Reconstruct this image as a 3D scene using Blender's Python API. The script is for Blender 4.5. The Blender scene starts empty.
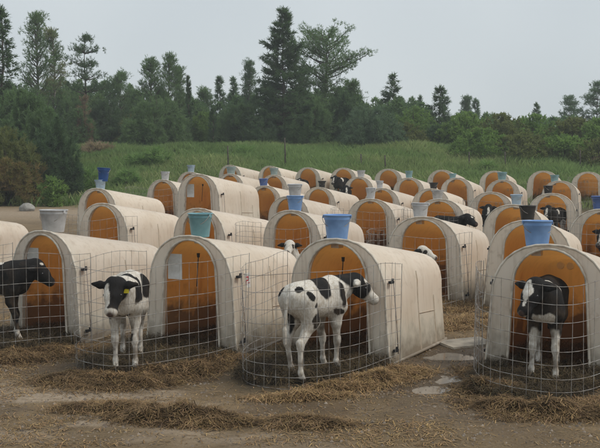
import bpy, bmesh, math, random
import numpy as np
from mathutils import Vector, Matrix
R = math.radians
random.seed(7)
rng = np.random.default_rng(11)
S = bpy.context.scene
COL = S.collection

# ------------------------------------------------------------------ camera, sky, sun, exposure
CAM_H = 2.21; FPX = 950.0; PITCH = math.atan((224 - 160) / FPX)
cd = bpy.data.cameras.new('camera'); cam = bpy.data.objects.new('camera', cd); COL.objects.link(cam)
cam.location = (0, 0, CAM_H); cam.rotation_euler = (math.pi / 2 - PITCH, 0, 0)
cd.sensor_fit = 'HORIZONTAL'; cd.sensor_width = 36; cd.lens = 36 * FPX / 600
cd.clip_start = 0.1; cd.clip_end = 3000
S.camera = cam
S.view_settings.view_transform = 'Standard'; S.view_settings.look = 'None'
S.view_settings.exposure = 0.40; S.view_settings.gamma = 1

SUN_EL, SUN_AZ = 52, 100          # azimuth clockwise from +Y (the view direction)
w = bpy.data.worlds.new('World'); S.world = w; w.use_nodes = True
nt = w.node_tree; N = nt.nodes; L = nt.links
bg = N['Background']
sky = N.new('ShaderNodeTexSky'); sky.sky_type = 'NISHITA'; sky.sun_disc = False
sky.sun_elevation = R(SUN_EL); sky.sun_rotation = R(SUN_AZ); sky.dust_density = 4; sky.air_density = 1
tc = N.new('ShaderNodeTexCoord'); nz = N.new('ShaderNodeTexNoise'); nz.inputs['Scale'].default_value = 1.6; nz.inputs['Detail'].default_value = 3
L.new(tc.outputs['Generated'], nz.inputs['Vector'])
rp = N.new('ShaderNodeValToRGB'); rp.color_ramp.elements[0].position = .32; rp.color_ramp.elements[1].position = .68
rp.color_ramp.elements[0].color = (3.9, 4.4, 4.75, 1); rp.color_ramp.elements[1].color = (5.9, 6.3, 6.45, 1)
L.new(nz.outputs['Fac'], rp.inputs['Fac'])
mx = N.new('ShaderNodeMixRGB'); mx.inputs['Fac'].default_value = .88
L.new(sky.outputs['Color'], mx.inputs['Color1']); L.new(rp.outputs['Color'], mx.inputs['Color2'])
L.new(mx.outputs['Color'], bg.inputs['Color']); bg.inputs['Strength'].default_value = .1

sd = bpy.data.lights.new('sun', 'SUN'); so = bpy.data.objects.new('sun', sd); COL.objects.link(so)
sd.energy = 1.5; sd.angle = R(18); sd.color = (1, .95, .88)
_d = Vector((math.sin(R(SUN_AZ)) * math.cos(R(SUN_EL)), math.cos(R(SUN_AZ)) * math.cos(R(SUN_EL)), math.sin(R(SUN_EL))))
so.rotation_euler = _d.to_track_quat('Z', 'Y').to_euler(); so.location = (0, 0, 30)

# ------------------------------------------------------------------ numpy noise
_perm = rng.permutation(4096)
def _h(ix, iy, iz=0):
    return _perm[(_perm[(_perm[ix & 4095] + iy) & 4095] + iz) & 4095] / 4095.0
def vnoise(x, y, z=None):
    x = np.asarray(x, float); y = np.asarray(y, float)
    z = np.zeros_like(x) if z is None else np.asarray(z, float)
    ix, iy, iz = np.floor(x).astype(int), np.floor(y).astype(int), np.floor(z).astype(int)
    fx, fy, fz = x - ix, y - iy, z - iz
    fx, fy, fz = [t * t * (3 - 2 * t) for t in (fx, fy, fz)]
    r = 0
    for dz in (0, 1):
        for dy in (0, 1):
            for dx in (0, 1):
                r = r + _h(ix + dx, iy + dy, iz + dz) * (fx if dx else 1 - fx) * (fy if dy else 1 - fy) * (fz if dz else 1 - fz)
    return r
def fbm(x, y, z=None, o=4):
    r = 0; a = .5; s = 1
    for k in range(o):
        r = r + a * vnoise(np.asarray(x) * s + 17 * k, np.asarray(y) * s + 31 * k, None if z is None else np.asarray(z) * s)
        a *= .5; s *= 2
    return r
def sst(a, b, x):
    t = np.clip((np.asarray(x, float) - a) / (b - a), 0, 1); return t * t * (3 - 2 * t)

# ------------------------------------------------------------------ terrain
def base_z(x, y):
    x = np.asarray(x, float); y = np.asarray(y, float)
    q = np.clip(y - 25, 0, 13.5)
    z = .0033 * q * q
    z = z + .185 * np.clip(y - 38.5, 0, 11.5) + .03 * np.clip(y - 50, 0, 12) + .008 * np.clip(y - 62, 0, 200)
    z = z + .33 * sst(14, 24, y) * sst(0, 3.2, -x) * (1 - sst(30, 40, y))
    return z
def px(u, v, y0=6, y1=70, h=0.0):
    """ground point (height h above the terrain) seen at pixel (u, v) of the 600x448 photograph"""
    ys = np.linspace(y0, y1, 4000)
    ang = math.atan((224 - v) / FPX) - PITCH
    dep = ys * math.cos(PITCH) + (ys * -math.tan(ang) ) * math.sin(PITCH)
    xs = (u - 300) / FPX * dep
    zr = CAM_H + ys * math.tan(ang)
    g = base_z(xs, ys) + h - zr
    i = int(np.argmax(g > 0)) if (g > 0).any() else len(ys) - 1
    return float(xs[i]), float(ys[i])

# ------------------------------------------------------------------ materials
MATS = {}
def mat(name, col, rough=.8, noise=None, bump=0, bscale=30, spec=.3, metal=0, attr=None, trans=None, coord='Object'):
    if name in MATS: return MATS[name]
    m = bpy.data.materials.new(name); m.use_nodes = True; MATS[name] = m
    n = m.node_tree.nodes; l = m.node_tree.links; b = n['Principled BSDF']
    b.inputs['Base Color'].default_value = (*col, 1); b.inputs['Roughness'].default_value = rough
    b.inputs['Specular IOR Level'].default_value = spec; b.inputs['Metallic'].default_value = metal
    t = n.new('ShaderNodeTexCoord'); src = None
    if noise:
        c2, sc = noise
        z = n.new('ShaderNodeTexNoise'); z.inputs['Scale'].default_value = sc; z.inputs['Detail'].default_value = 5
        l.new(t.outputs[coord], z.inputs['Vector'])
        r = n.new('ShaderNodeValToRGB'); r.color_ramp.elements[0].position = .35; r.color_ramp.elements[1].position = .68
        r.color_ramp.elements[0].color = (*col, 1); r.color_ramp.elements[1].color = (*c2, 1)
        l.new(z.outputs['Fac'], r.inputs['Fac']); src = r.outputs['Color']
    if attr:
        a = n.new('ShaderNodeAttribute'); a.attribute_name = attr
        if src is None: src = a.outputs['Color']
        else:
            q = n.new('ShaderNodeMixRGB'); q.blend_type = 'MULTIPLY'; q.inputs['Fac'].default_value = 1
            l.new(src, q.inputs['Color1']); l.new(a.outputs['Color'], q.inputs['Color2']); src = q.outputs['Color']
    if src is not None: l.new(src, b.inputs['Base Color'])
    if bump:
        z = n.new('ShaderNodeTexNoise'); z.inputs['Scale'].default_value = bscale; z.inputs['Detail'].default_value = 6
        l.new(t.outputs[coord], z.inputs['Vector'])
        bp = n.new('ShaderNodeBump'); bp.inputs['Strength'].default_value = bump; bp.inputs['Distance'].default_value = .02
        l.new(z.outputs['Fac'], bp.inputs['Height']); l.new(bp.outputs['Normal'], b.inputs['Normal'])
    if trans:
        tr = n.new('ShaderNodeBsdfTranslucent'); ms = n.new('ShaderNodeMixShader'); ms.inputs['Fac'].default_value = trans[1]
        tr.inputs['Color'].default_value = (*trans[0], 1)
        l.new(b.outputs['BSDF'], ms.inputs[1]); l.new(tr.outputs['BSDF'], ms.inputs[2])
        l.new(ms.outputs['Shader'], n['Material Output'].inputs['Surface'])
    return m

def hutch_mat(name, c1, c2, trans_col, trans_f, grime, rough=.45, mud=(.30, .62)):
    """moulded polyethylene: cloudy two-tone colour, mud splashed up from the ground, scuffs, some light through the wall"""
    m = bpy.data.materials.new(name); m.use_nodes = True
    n = m.node_tree.nodes; l = m.node_tree.links; b = n['Principled BSDF']
    b.inputs['Roughness'].default_value = rough; b.inputs['Specular IOR Level'].default_value = .35
    t = n.new('ShaderNodeTexCoord'); oi = n.new('ShaderNodeObjectInfo')
    av = n.new('ShaderNodeVectorMath'); av.operation = 'ADD'
    sc = n.new('ShaderNodeVectorMath'); sc.operation = 'SCALE'; sc.inputs['Scale'].default_value = 1.0
    l.new(oi.outputs['Location'], sc.inputs[0]); l.new(t.outputs['Object'], av.inputs[0]); l.new(sc.outputs[0], av.inputs[1])
    V = av.outputs[0]
    def noi(s, d=5):
        z = n.new('ShaderNodeTexNoise'); z.inputs['Scale'].default_value = s; z.inputs['Detail'].default_value = d
        l.new(V, z.inputs['Vector']); return z.outputs['Fac']
    def ramp(f, a, b_, ca, cb):
        r = n.new('ShaderNodeValToRGB'); r.color_ramp.elements[0].position = a; r.color_ramp.elements[1].position = b_
        r.color_ramp.elements[0].color = (*ca, 1); r.color_ramp.elements[1].color = (*cb, 1); l.new(f, r.inputs['Fac']); return r.outputs['Color']
    def mix(f, a, b_, fac=None, mode='MIX'):
        q = n.new('ShaderNodeMixRGB'); q.blend_type = mode
        if fac is None: l.new(f, q.inputs['Fac'])
        else: q.inputs['Fac'].default_value = fac
        l.new(a, q.inputs['Color1'])
        if isinstance(b_, tuple): q.inputs['Color2'].default_value = (*b_, 1)
        else: l.new(b_, q.inputs['Color2'])
        return q.outputs['Color']
    col = ramp(noi(2.3), .35, .7, c1, c2)
    # fine streaks running down
    mp = n.new('ShaderNodeMapping'); mp.inputs['Scale'].default_value = (22, 22, 1.6); l.new(V, mp.inputs['Vector'])
    zs = n.new('ShaderNodeTexNoise'); zs.inputs['Scale'].default_value = 1; zs.inputs['Detail'].default_value = 4; l.new(mp.outputs[0], zs.inputs['Vector'])
    st = ramp(zs.outputs['Fac'], .5, .72, (0, 0, 0), (.42, .42, .42))
    col = mix(st, col, grime)
    # blotches
    bl = ramp(noi(9, 7), .58, .72, (0, 0, 0), (.5, .5, .5))
    col = mix(bl, col, grime)
    # mud near the ground, ragged; inside the hutch it also paints in shade
    sx = n.new('ShaderNodeSeparateXYZ'); l.new(t.outputs['Object'], sx.inputs[0])
    md = n.new('ShaderNodeMath'); md.operation = 'MULTIPLY_ADD'; md.inputs[1].default_value = .5 if mud[1] < .9 else .8; l.new(noi(7, 6), md.inputs[0]); l.new(sx.outputs['Z'], md.inputs[2])
    mr = ramp(md.outputs[0], mud[0], mud[1], (.85, .85, .85), (0, 0, 0))
    col = mix(mr, col, (.16, .115, .075))
    vr = ramp(oi.outputs['Random'], 0, 1, *((( .98, .80, .62), (1.04, 1.06, 1.08)) if mud[1] > .9 else ((.90, .90, .88), (1.05, 1.04, 1.0)))); col = mix(None, col, vr, 1, 'MULTIPLY')
    l.new(col, b.inputs['Base Color'])
    bp = n.new('ShaderNodeBump'); bp.inputs['Strength'].default_value = .25; bp.inputs['Distance'].default_value = .02
    l.new(noi(5, 4), bp.inputs['Height']); l.new(bp.outputs['Normal'], b.inputs['Normal'])
    tr = n.new('ShaderNodeBsdfTranslucent'); tr.inputs['Color'].default_value = (*trans_col, 1)
    ms = n.new('ShaderNodeMixShader'); ms.inputs['Fac'].default_value = trans_f
    fm = n.new('ShaderNodeMath'); fm.operation = 'MULTIPLY_ADD'; fm.inputs[1].default_value = -trans_f * 1.1; fm.inputs[2].default_value = trans_f; fm.use_clamp = True
    l.new(mr, fm.inputs[0]); l.new(fm.outputs[0], ms.inputs['Fac'])
    l.new(b.outputs['BSDF'], ms.inputs[1]); l.new(tr.outputs['BSDF'], ms.inputs[2])
    l.new(ms.outputs['Shader'], n['Material Output'].inputs['Surface'])
    return m

M_OUT = hutch_mat('hutch_cream_plastic', (.73, .675, .57), (.83, .785, .69), (1, .76, .46), .30, (.50, .44, .35))
M_FRONT = hutch_mat('hutch_weathered_front', (.74, .665, .56), (.81, .74, .64), (1, .66, .32), .12, (.40, .33, .25), .6)
M_IN = hutch_mat('hutch_inside_painted_glow', (.82, .44, .15), (.90, .56, .23), (1, .70, .30), .55, (.50, .24, .08), .6, (.70, 1.38))  # orange base colour paints in daylight glowing through the beige plastic
M_RIM = mat('pale_rim', (.74, .67, .56), .5, noise=((.45, .38, .3), 12))
M_SEAM = mat('seam_tan', (.40, .31, .22), .7, noise=((.5, .42, .33), 14))
M_BLK = mat('black_plastic', (.02, .02, .022), .5)
M_WIRE = mat('galvanised_wire', (.40, .39, .37), .55, noise=((.17, .13, .10), 14), metal=.2)
M_ROD = mat('rusty_rod', (.22, .16, .12), .6, noise=((.35, .33, .31), 30))
M_CARD = mat('white_board', (.72, .70, .66), .6, noise=((.5, .47, .42), 9))
M_RED = mat('red_mark', (.45, .03, .05), .6)
M_EYE = mat('eye_black', (.01, .008, .008), .12, spec=.6)
M_TAG = mat('ear_tag_yellow', (.75, .62, .03), .4)
M_VENT = mat('vent_daylight_white', (.85, .83, .78), .4)
M_STONE = mat('grey_stone', (.20, .19, .17), .9, noise=((.32, .31, .28), 6), bump=.6, bscale=14)
M_SLAB = mat('concrete_slab', (.42, .37, .30), .8, noise=((.2, .18, .15), 5), bump=.4)
M_WOOD = mat('post_wood', (.05, .042, .034), .9, noise=((.10, .085, .07), 10))
M_BARK = mat('bark', (.055, .045, .036), .95, noise=((.11, .09, .07), 8), bump=.6, bscale=12)
def fur_mat():
    m = mat('calf_coat', (1, 1, 1), .8, attr='coat', spec=.18); n = m.node_tree.nodes; l = m.node_tree.links; b = n['Principled BSDF']
    t = n.new('ShaderNodeTexCoord'); mp = n.new('ShaderNodeMapping'); mp.inputs['Scale'].default_value = (38, 60, 16); mp.inputs['Rotation'].default_value = (0, .5, 0); l.new(t.outputs['Object'], mp.inputs['Vector'])
    z = n.new('ShaderNodeTexNoise'); z.inputs['Scale'].default_value = 1; z.inputs['Detail'].default_value = 6; z.inputs['Roughness'].default_value = .7; l.new(mp.outputs[0], z.inputs['Vector'])
    bp = n.new('ShaderNodeBump'); bp.inputs['Strength'].default_value = .55; bp.inputs['Distance'].default_value = .012; l.new(z.outputs['Fac'], bp.inputs['Height']); l.new(bp.outputs['Normal'], b.inputs['Normal'])
    r = n.new('ShaderNodeValToRGB'); r.color_ramp.elements[0].position = .38; r.color_ramp.elements[1].position = .62; r.color_ramp.elements[0].color = (.62, .55, .46, 1); r.color_ramp.elements[1].color = (1, 1, 1, 1); l.new(z.outputs['Fac'], r.inputs['Fac'])
    q = n.new('ShaderNodeMixRGB'); q.blend_type = 'MULTIPLY'; q.inputs['Fac'].default_value = .8; src = b.inputs['Base Color'].links[0].from_socket; l.new(src, q.inputs['Color1']); l.new(r.outputs['Color'], q.inputs['Color2']); l.new(q.outputs['Color'], b.inputs['Base Color'])
    return m
M_FUR = fur_mat()
M_FUR_OLD = None and mat('calf_coat', (1, 1, 1), .75, attr='coat', bump=.3, bscale=55, spec=.25)

# ------------------------------------------------------------------ helpers
def mesh_obj(name, verts, faces, m, parent=None, smooth=False, mats=None, midx=None):
    me = bpy.data.meshes.new(name)
    me.from_pydata([tuple(v) for v in verts], [], [tuple(f) for f in faces])
    for q in (mats or [m]): me.materials.append(q)
    if midx is not None: me.polygons.foreach_set('material_index', midx)
    if smooth: me.polygons.foreach_set('use_smooth', [True] * len(me.polygons))
    me.update()
    o = bpy.data.objects.new(name, me); COL.objects.link(o)
    if parent: o.parent = parent
    return o
def fast_mesh(name, V, F, m, parent=None, col=None, attr='tint', smooth=False):
    """V (n,3), F (k,3|4) numpy"""
    V = np.asarray(V, np.float32); F = np.asarray(F, np.int32); k = F.shape[1]
    me = bpy.data.meshes.new(name)
    me.vertices.add(len(V)); me.vertices.foreach_set('co', V.ravel())
    me.loops.add(F.size); me.loops.foreach_set('vertex_index', F.ravel())
    me.polygons.add(len(F)); me.polygons.foreach_set('loop_start', np.arange(0, F.size, k, dtype=np.int32))
    try: me.polygons.foreach_set('loop_total', np.full(len(F), k, np.int32))
    except Exception: pass
    if smooth: me.polygons.foreach_set('use_smooth', np.ones(len(F), bool))
    me.materials.append(m)
    if col is not None:
        a = me.attributes.new(attr, 'FLOAT_COLOR', 'POINT')
        c = np.ones((len(V), 4), np.float32); col = np.asarray(col); c[:, :col.shape[1]] = col; a.data.foreach_set('color', c.ravel())
    me.update(calc_edges=True); me.validate()
    o = bpy.data.objects.new(name, me); COL.objects.link(o)
    if parent: o.parent = parent
    return o
def empty(name, loc, rz=0, sc=1):
    o = bpy.data.objects.new(name, None); COL.objects.link(o); o.location = loc; o.rotation_euler = (0, 0, rz)
    o.scale = (sc,) * 3; o.empty_display_size = .2; return o
def tag(o, label=None, cat=None, group=None, kind=None):
    for k, v in (('label', label), ('category', cat), ('group', group), ('kind', kind)):
        if v: o[k] = v
    return o
def copy_tree(o, parent=None):
    c = o.copy(); COL.objects.link(c)
    if parent: c.parent = parent
    for ch in list(o.children): copy_tree(ch, c)
    return c
class MB:
    def __init__(s): s.v = []; s.f = []
    def tube(s, pts, r, n=6, cap=True):
        pts = [Vector(p) for p in pts]; rs = r if isinstance(r, (list, tuple)) else [r] * len(pts); b0 = len(s.v)
        for i, p in enumerate(pts):
            d = (pts[min(i + 1, len(pts) - 1)] - pts[max(i - 1, 0)]).normalized()
            a = d.orthogonal() if abs(d.z) < .95 else Vector((1, 0, 0))
            if abs(d.z) < .95: a = Vector((0, 0, 1)).cross(d)
            a.normalize(); b = d.cross(a)
            for k in range(n):
                t = 2 * math.pi * k / n; s.v.append(p + (a * math.cos(t) + b * math.sin(t)) * rs[i])
        for i in range(len(pts) - 1):
            for k in range(n):
                s.f.append((b0 + i * n + k, b0 + i * n + (k + 1) % n, b0 + (i + 1) * n + (k + 1) % n, b0 + (i + 1) * n + k))
        if cap:
            s.f.append(tuple(b0 + k for k in range(n))[::-1]); e = b0 + (len(pts) - 1) * n; s.f.append(tuple(e + k for k in range(n)))
        return s
    def box(s, c, d, rz=0, bev=0):
        b0 = len(s.v); c = Vector(c)
        for z in (-1, 1):
            for y in (-1, 1):
                for x in (-1, 1):
                    v = Vector((x * d[0] / 2, y * d[1] / 2, z * d[2] / 2)); v.rotate(Matrix.Rotation(rz, 3, 'Z')) if rz else None
                    s.v.append(c + v)
        for f in ((0, 2, 3, 1), (4, 5, 7, 6), (0, 1, 5, 4), (2, 6, 7, 3), (0, 4, 6, 2), (1, 3, 7, 5)): s.f.append(tuple(b0 + i for i in f))
        return s
    def lathe(s, prof, n=24, c=(0, 0, 0)):
        b0 = len(s.v)
        for r, z in prof:
            for k in range(n):
                t = 2 * math.pi * k / n; s.v.append(Vector((c[0] + r * math.cos(t), c[1] + r * math.sin(t), c[2] + z)))
        for i in range(len(prof) - 1):
            for k in range(n):
                s.f.append((b0 + i * n + k, b0 + i * n + (k + 1) % n, b0 + (i + 1) * n + (k + 1) % n, b0 + (i + 1) * n + k))
        return s
    def build(s, name, m, parent=None, smooth=False): return mesh_obj(name, s.v, s.f, m, parent, smooth)

# ------------------------------------------------------------------ hutch placement data (photograph pixels)
TH = R(34)
def axis(th): return Vector((math.sin(th), math.cos(th), 0)), Vector((math.cos(th), -math.sin(th), 0))
# key: (u of opening centre, v of opening top, scale, heading deg)
H = {
 'H5': (97, 190, 1, 34), 'H6': (103, 206, 1, 34), 'H7': (163, 181, 1, 34), 'H8': (190, 173, 1, 34), 'H9': (198, 176, 1.15, 34), 'H10': (199, 210, 1, 36),
 'H11': (292, 213, 1, 34), 'H12': (230, 166, 1, 36), 'H13': (230, 175, 1, 34), 'H14': (270, 167, 1, 36), 'H15': (274, 176, 1, 34), 'H16': (265, 187, 1, 34), 'H17': (289, 198, 1, 34),
 'H18': (308, 168.5, 1, 32), 'H19': (343.5, 169, 1, 30), 'H20': (359, 178, 1, 32), 'H21': (388.5, 170, 1, 28), 'H22': (409, 179, 1, 30),
 'H23': (319, 188.5, 1, 34), 'H24': (382, 189.5, 1, 32), 'H25': (371, 201, 1, 30), 'H26': (424, 219, 1, 31),
 'H28': (442, 171, 1, 28), 'H29': (457, 179, 1, 28), 'H30': (440, 201, 1, 28), 'H31': (431, 190, 1, 30),
 'H32': (495, 172, 1, 26), 'H33': (503, 181, 1, 26), 'H34': (491.5, 193.5, 1, 24), 'H35': (543.5, 172, 1, 24), 'H36': (560, 182, 1, 24),
 'H37': (552, 195, 1, 20), 'H38': (588, 173, 1, 20), 'H39': (604, 211, 1, 22), 'H40': (514, 206, 1, 24), 'H41': (530, 223, 1, 26),
}
POS = {'HA': (-3.18, 11.72, R(36), 1), 'HB': (-1.28, 11.0, R(32), 1), 'HC': (.41, 10.46, R(34), 1), 'HR': (2.60, 9.85, R(27), 1), 'HZ': (-6.1, 15.6, R(34), 1)}
for k, (u, v, sc, th) in H.items():
    x, y = px(u, v, 12, 50, h=1.295 * sc); POS[k] = (x, y, R(th), sc)

# ------------------------------------------------------------------ ground
def near_hutch_mask(x, y):
    """bedding and trampled muck in front of each near hutch"""
    r = np.zeros_like(x)
    for k, (hx, hy, th, sc) in POS.items():
        a, b = axis(th); dx, dy = x - hx, y - hy
        o = -(dx * a.x + dy * a.y); l_ = dx * b.x + dy * b.y
        d = np.sqrt((l_ / .80) ** 2 + ((o - .45) / 1.35) ** 2)
        r = np.maximum(r, 1 - sst(.72, 1.12, d + .35 * (fbm(x * 3, y * 3, o=3) - .47)))
    return r
PUDDLES = [(*px(464, 378, 6, 40), .46, .80, .15), (*px(447, 355, 6, 40), .36, .34, .4), (*px(440, 388, 6, 40), .50, .26, .3)]
def puddle_mask(x, y):
    r = np.zeros_like(x)
    for bx, by, rx, ry, ro in PUDDLES:
        dx, dy = x - bx, y - by; u = (dx * math.cos(ro) + dy * math.sin(ro)) / rx; v = (-dx * math.sin(ro) + dy * math.cos(ro)) / ry
        r = np.maximum(r, 1 - sst(.35, 1.25, np.sqrt(u * u + v * v) + 1.3 * (fbm(x * 3.2, y * 3.2, o=4) - .45)))
    return r
def ground_z(x, y):
    x = np.asarray(x, float); y = np.asarray(y, float)
    z = base_z(x, y)
    near = (1 - sst(16, 40, y)) * (1 - .75 * puddle_mask(x, y)); z = z - .030 * puddle_mask(x, y)
    z = z + near * (.05 * (fbm(x * .9, y * .9, o=3) - .45) + .035 * (fbm(x * 4, y * 4, o=4) - .47))
    z = z + .25 * sst(40, 50, y) * (fbm(x * .15, y * .15, o=3) - .45)
    return z
def lines(seg):
    out = []
    for a, b, s in seg: out += list(np.arange(a, b, s))
    return np.array(out)
gx = lines([(-400, -60, 20), (-60, -16, 2), (-16, -6, .4), (-6, 6, .05), (6, 16, .4), (16, 60, 2), (60, 401, 20)])
gy = lines([(-40, 6, 2), (6, 7.4, .2), (7.4, 13.5, .05), (13.5, 24, .16), (24, 66, .6), (66, 200, 6), (200, 901, 50)])
GX, GY = np.meshgrid(gx, gy); mk = near_hutch_mask(GX, GY)
GZ = ground_z(GX, GY)
GZ += mk * (.02 + .05 * (fbm(GX * 6, GY * 6, o=3) - .4)) * (GY < 16)
nx, ny = len(gx), len(gy)
V = np.stack([GX.ravel(), GY.ravel(), GZ.ravel()], 1)
ii = (np.arange(ny - 1)[:, None] * nx + np.arange(nx - 1)[None]).ravel()
F = np.stack([ii, ii + 1, ii + nx + 1, ii + nx], 1)
# masks stored per vertex: R muck/bedding, G grass, B pale gravel
grass = sst(34.5, 38.5, GY + 3.0 * (fbm(GX * .35, GY * .35, o=3) - .45) - .12 * np.clip(-GX - 4, 0, 12) * 0)
road = np.exp(-((GY - 31.5) / 2.6) ** 2) * sst(4, 8, -GX)
grass = np.clip(grass * (1 - road), 0, 1)
pale = np.clip(sst(.46, .60, fbm(GX * .8 + 5, GY * 1.6, o=4)) * sst(-.6, .6, -GX + .2) * (1 - sst(8.8, 9.5, GY + .4 * (fbm(GX * 2, GY * 2, o=2) - .5))), 0, 1)
pale = np.maximum(pale, np.clip(road, 0, 1) * .8)
wet = 1 - sst(.55, 1.5, np.min([np.sqrt(((GX - b[0]) / (b[2] * 2.0)) ** 2 + ((GY - b[1]) / (b[3] * 2.0)) ** 2) for b in PUDDLES], 0) + 1.0 * (fbm(GX * 2.2, GY * 2.2, o=4) - .45))
wet = np.maximum(wet, .75 * sst(.56, .64, fbm(GX * .7 + 60, GY * 1.2, o=4)) * (GY < 16))
def ground_mat():
    m = bpy.data.materials.new('farmyard_dirt'); m.use_nodes = True
    n = m.node_tree.nodes; l = m.node_tree.links; b = n['Principled BSDF']
    t = n.new('ShaderNodeTexCoord'); P = t.outputs['Object']
    def noi(s, d=6, v=None, ro=.55):
        z = n.new('ShaderNodeTexNoise'); z.inputs['Scale'].default_value = s; z.inputs['Detail'].default_value = d; z.inputs['Roughness'].default_value = ro
        l.new(v or P, z.inputs['Vector']); return z.outputs['Fac']
    def ramp(f, a, b_, ca, cb):
        r = n.new('ShaderNodeValToRGB'); r.color_ramp.elements[0].position = a; r.color_ramp.elements[1].position = b_
        r.color_ramp.elements[0].color = (*ca, 1); r.color_ramp.elements[1].color = (*cb, 1); l.new(f, r.inputs['Fac']); return r.outputs['Color']
    def mix(f, a, b_):
        q = n.new('ShaderNodeMixRGB'); l.new(f, q.inputs['Fac']); l.new(a, q.inputs['Color1']); l.new(b_, q.inputs['Color2']); return q.outputs['Color']
    dirt = ramp(noi(1.6, 8), .34, .66, (.105, .069, .032), (.25, .172, .088))
    fine = ramp(noi(38, 8, ro=.7), .4, .66, (.09, .060, .031), (.28, .20, .108))
    dirt = mix(ramp(noi(5, 6), .35, .7, (.2, .2, .2), (.75, .75, .75)), dirt, fine)
    peb = n.new('ShaderNodeTexVoronoi'); peb.inputs['Scale'].default_value = 45; l.new(P, peb.inputs['Vector'])
    pm = ramp(peb.outputs['Distance'], .12, .22, (1, 1, 1), (0, 0, 0)); pm2 = ramp(noi(9), .52, .6, (0, 0, 0), (.7, .7, .7))
    q = n.new('ShaderNodeMixRGB'); q.blend_type = 'MULTIPLY'; q.inputs['Fac'].default_value = 1; l.new(pm, q.inputs['Color1']); l.new(pm2, q.inputs['Color2'])
    dirt = mix(q.outputs['Color'], dirt, ramp(noi(20), .3, .7, (.20, .16, .12), (.34, .29, .23)))
    a = n.new('ShaderNodeAttribute'); a.attribute_name = 'tint'; sx = n.new('ShaderNodeSeparateColor'); l.new(a.outputs['Color'], sx.inputs['Color'])
    palec = ramp(noi(14, 8, ro=.7), .35, .65, (.24, .18, .12), (.42, .33, .235))
    col = mix(sx.outputs['Blue'], dirt, palec)
    muck = ramp(noi(11, 8, ro=.7), .36, .7, (.032, .024, .014), (.12, .085, .042))
    col = mix(sx.outputs['Red'], col, muck)
    gr = ramp(noi(2.5, 6), .35, .7, (.10, .14, .055), (.17, .21, .09))
    col = mix(sx.outputs['Green'], col, gr)
    dk = n.new('ShaderNodeMixRGB'); dk.blend_type = 'MULTIPLY'; l.new(a.outputs['Alpha'], dk.inputs['Fac']); l.new(col, dk.inputs['Color1']); dk.inputs['Color2'].default_value = (.62, .58, .55, 1)
    l.new(dk.outputs['Color'], b.inputs['Base Color'])
    ro = n.new('ShaderNodeMath'); ro.operation = 'MULTIPLY_ADD'; ro.inputs[1].default_value = -.62; ro.inputs[2].default_value = .84; l.new(a.outputs['Alpha'], ro.inputs[0]); l.new(ro.outputs[0], b.inputs['Roughness'])
    b.inputs['Specular IOR Level'].default_value = .35
    bp = n.new('ShaderNodeBump'); bp.inputs['Strength'].default_value = .8; bp.inputs['Distance'].default_value = .03
    l.new(noi(22, 10, ro=.75), bp.inputs['Height']); l.new(bp.outputs['Normal'], b.inputs['Normal'])
    return m
g = fast_mesh('ground', V, F, ground_mat(), col=np.stack([mk.ravel(), grass.ravel(), pale.ravel(), wet.ravel()], 1), smooth=True)
tag(g, kind='structure')
def gz(x, y): return float(ground_z(np.array([x]), np.array([y]))[0])

# ------------------------------------------------------------------ calf hutch
HL, HW, HH, RH, RW = 1.75, .68, 1.35, 1.06, .53     # length, front half width, front height, rear height, rear half width
def profile(wb, h, n=34, sq=2.35):
    """arched cross-section from the right foot over the top to the left foot"""
    zs = .54 * h; ws = wb * .90; pts = []
    for i in range(9):
        t = i / 9; pts.append((wb + (ws - wb) * t ** .85, zs * t))
    m = n - 18
    for i in range(m + 1):
        a = math.pi * i / m
        c, s_ = math.cos(a), math.sin(a); e = 2 / sq
        pts.append((math.copysign(abs(c) ** e, c) * ws, zs + (h - zs) * abs(s_) ** e))
    for i in range(8, -1, -1):
        t = i / 9; pts.append((-(wb + (ws - wb) * t ** .85), zs * t))
    return pts
def opening(n=34):
    wb, ws, h = .425, .375, HH - .05; zs = h - .39; pts = []
    for i in range(9):
        t = i / 9; pts.append((wb + (ws - wb) * t, zs * t))
    m = n - 18
    for i in range(m + 1):
        a = math.pi * i / m; pts.append((math.cos(a) * ws, zs + (h - zs) * math.sin(a)))
    for i in range(8, -1, -1):
        t = i / 9; pts.append((-(wb + (ws - wb) * t), zs * t))
    return pts
def section(t, off=0):
    """outer shell section at axial position t (0..1) -> list of (x, z)"""
    wb = HW + (RW - HW) * t ** 1.1; h = HH + (RH - HH) * t
    if t > .93:                                                     # rounded rear edge
        q = (t - .93) / .07; k = math.sqrt(max(0, 1 - q * q)); wb -= .10 * (1 - k); h -= .11 * (1 - k)
    if t < .02: pass
    return profile(wb - off, h - off, sq=2.3 + 1.1 * min(1, t * 1.3))
ts = [0, .012, .03, .1, .2, .33, .34, .5, .65, .66, .8, .9, .93, .955, .975, .99, 1.0]
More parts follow.
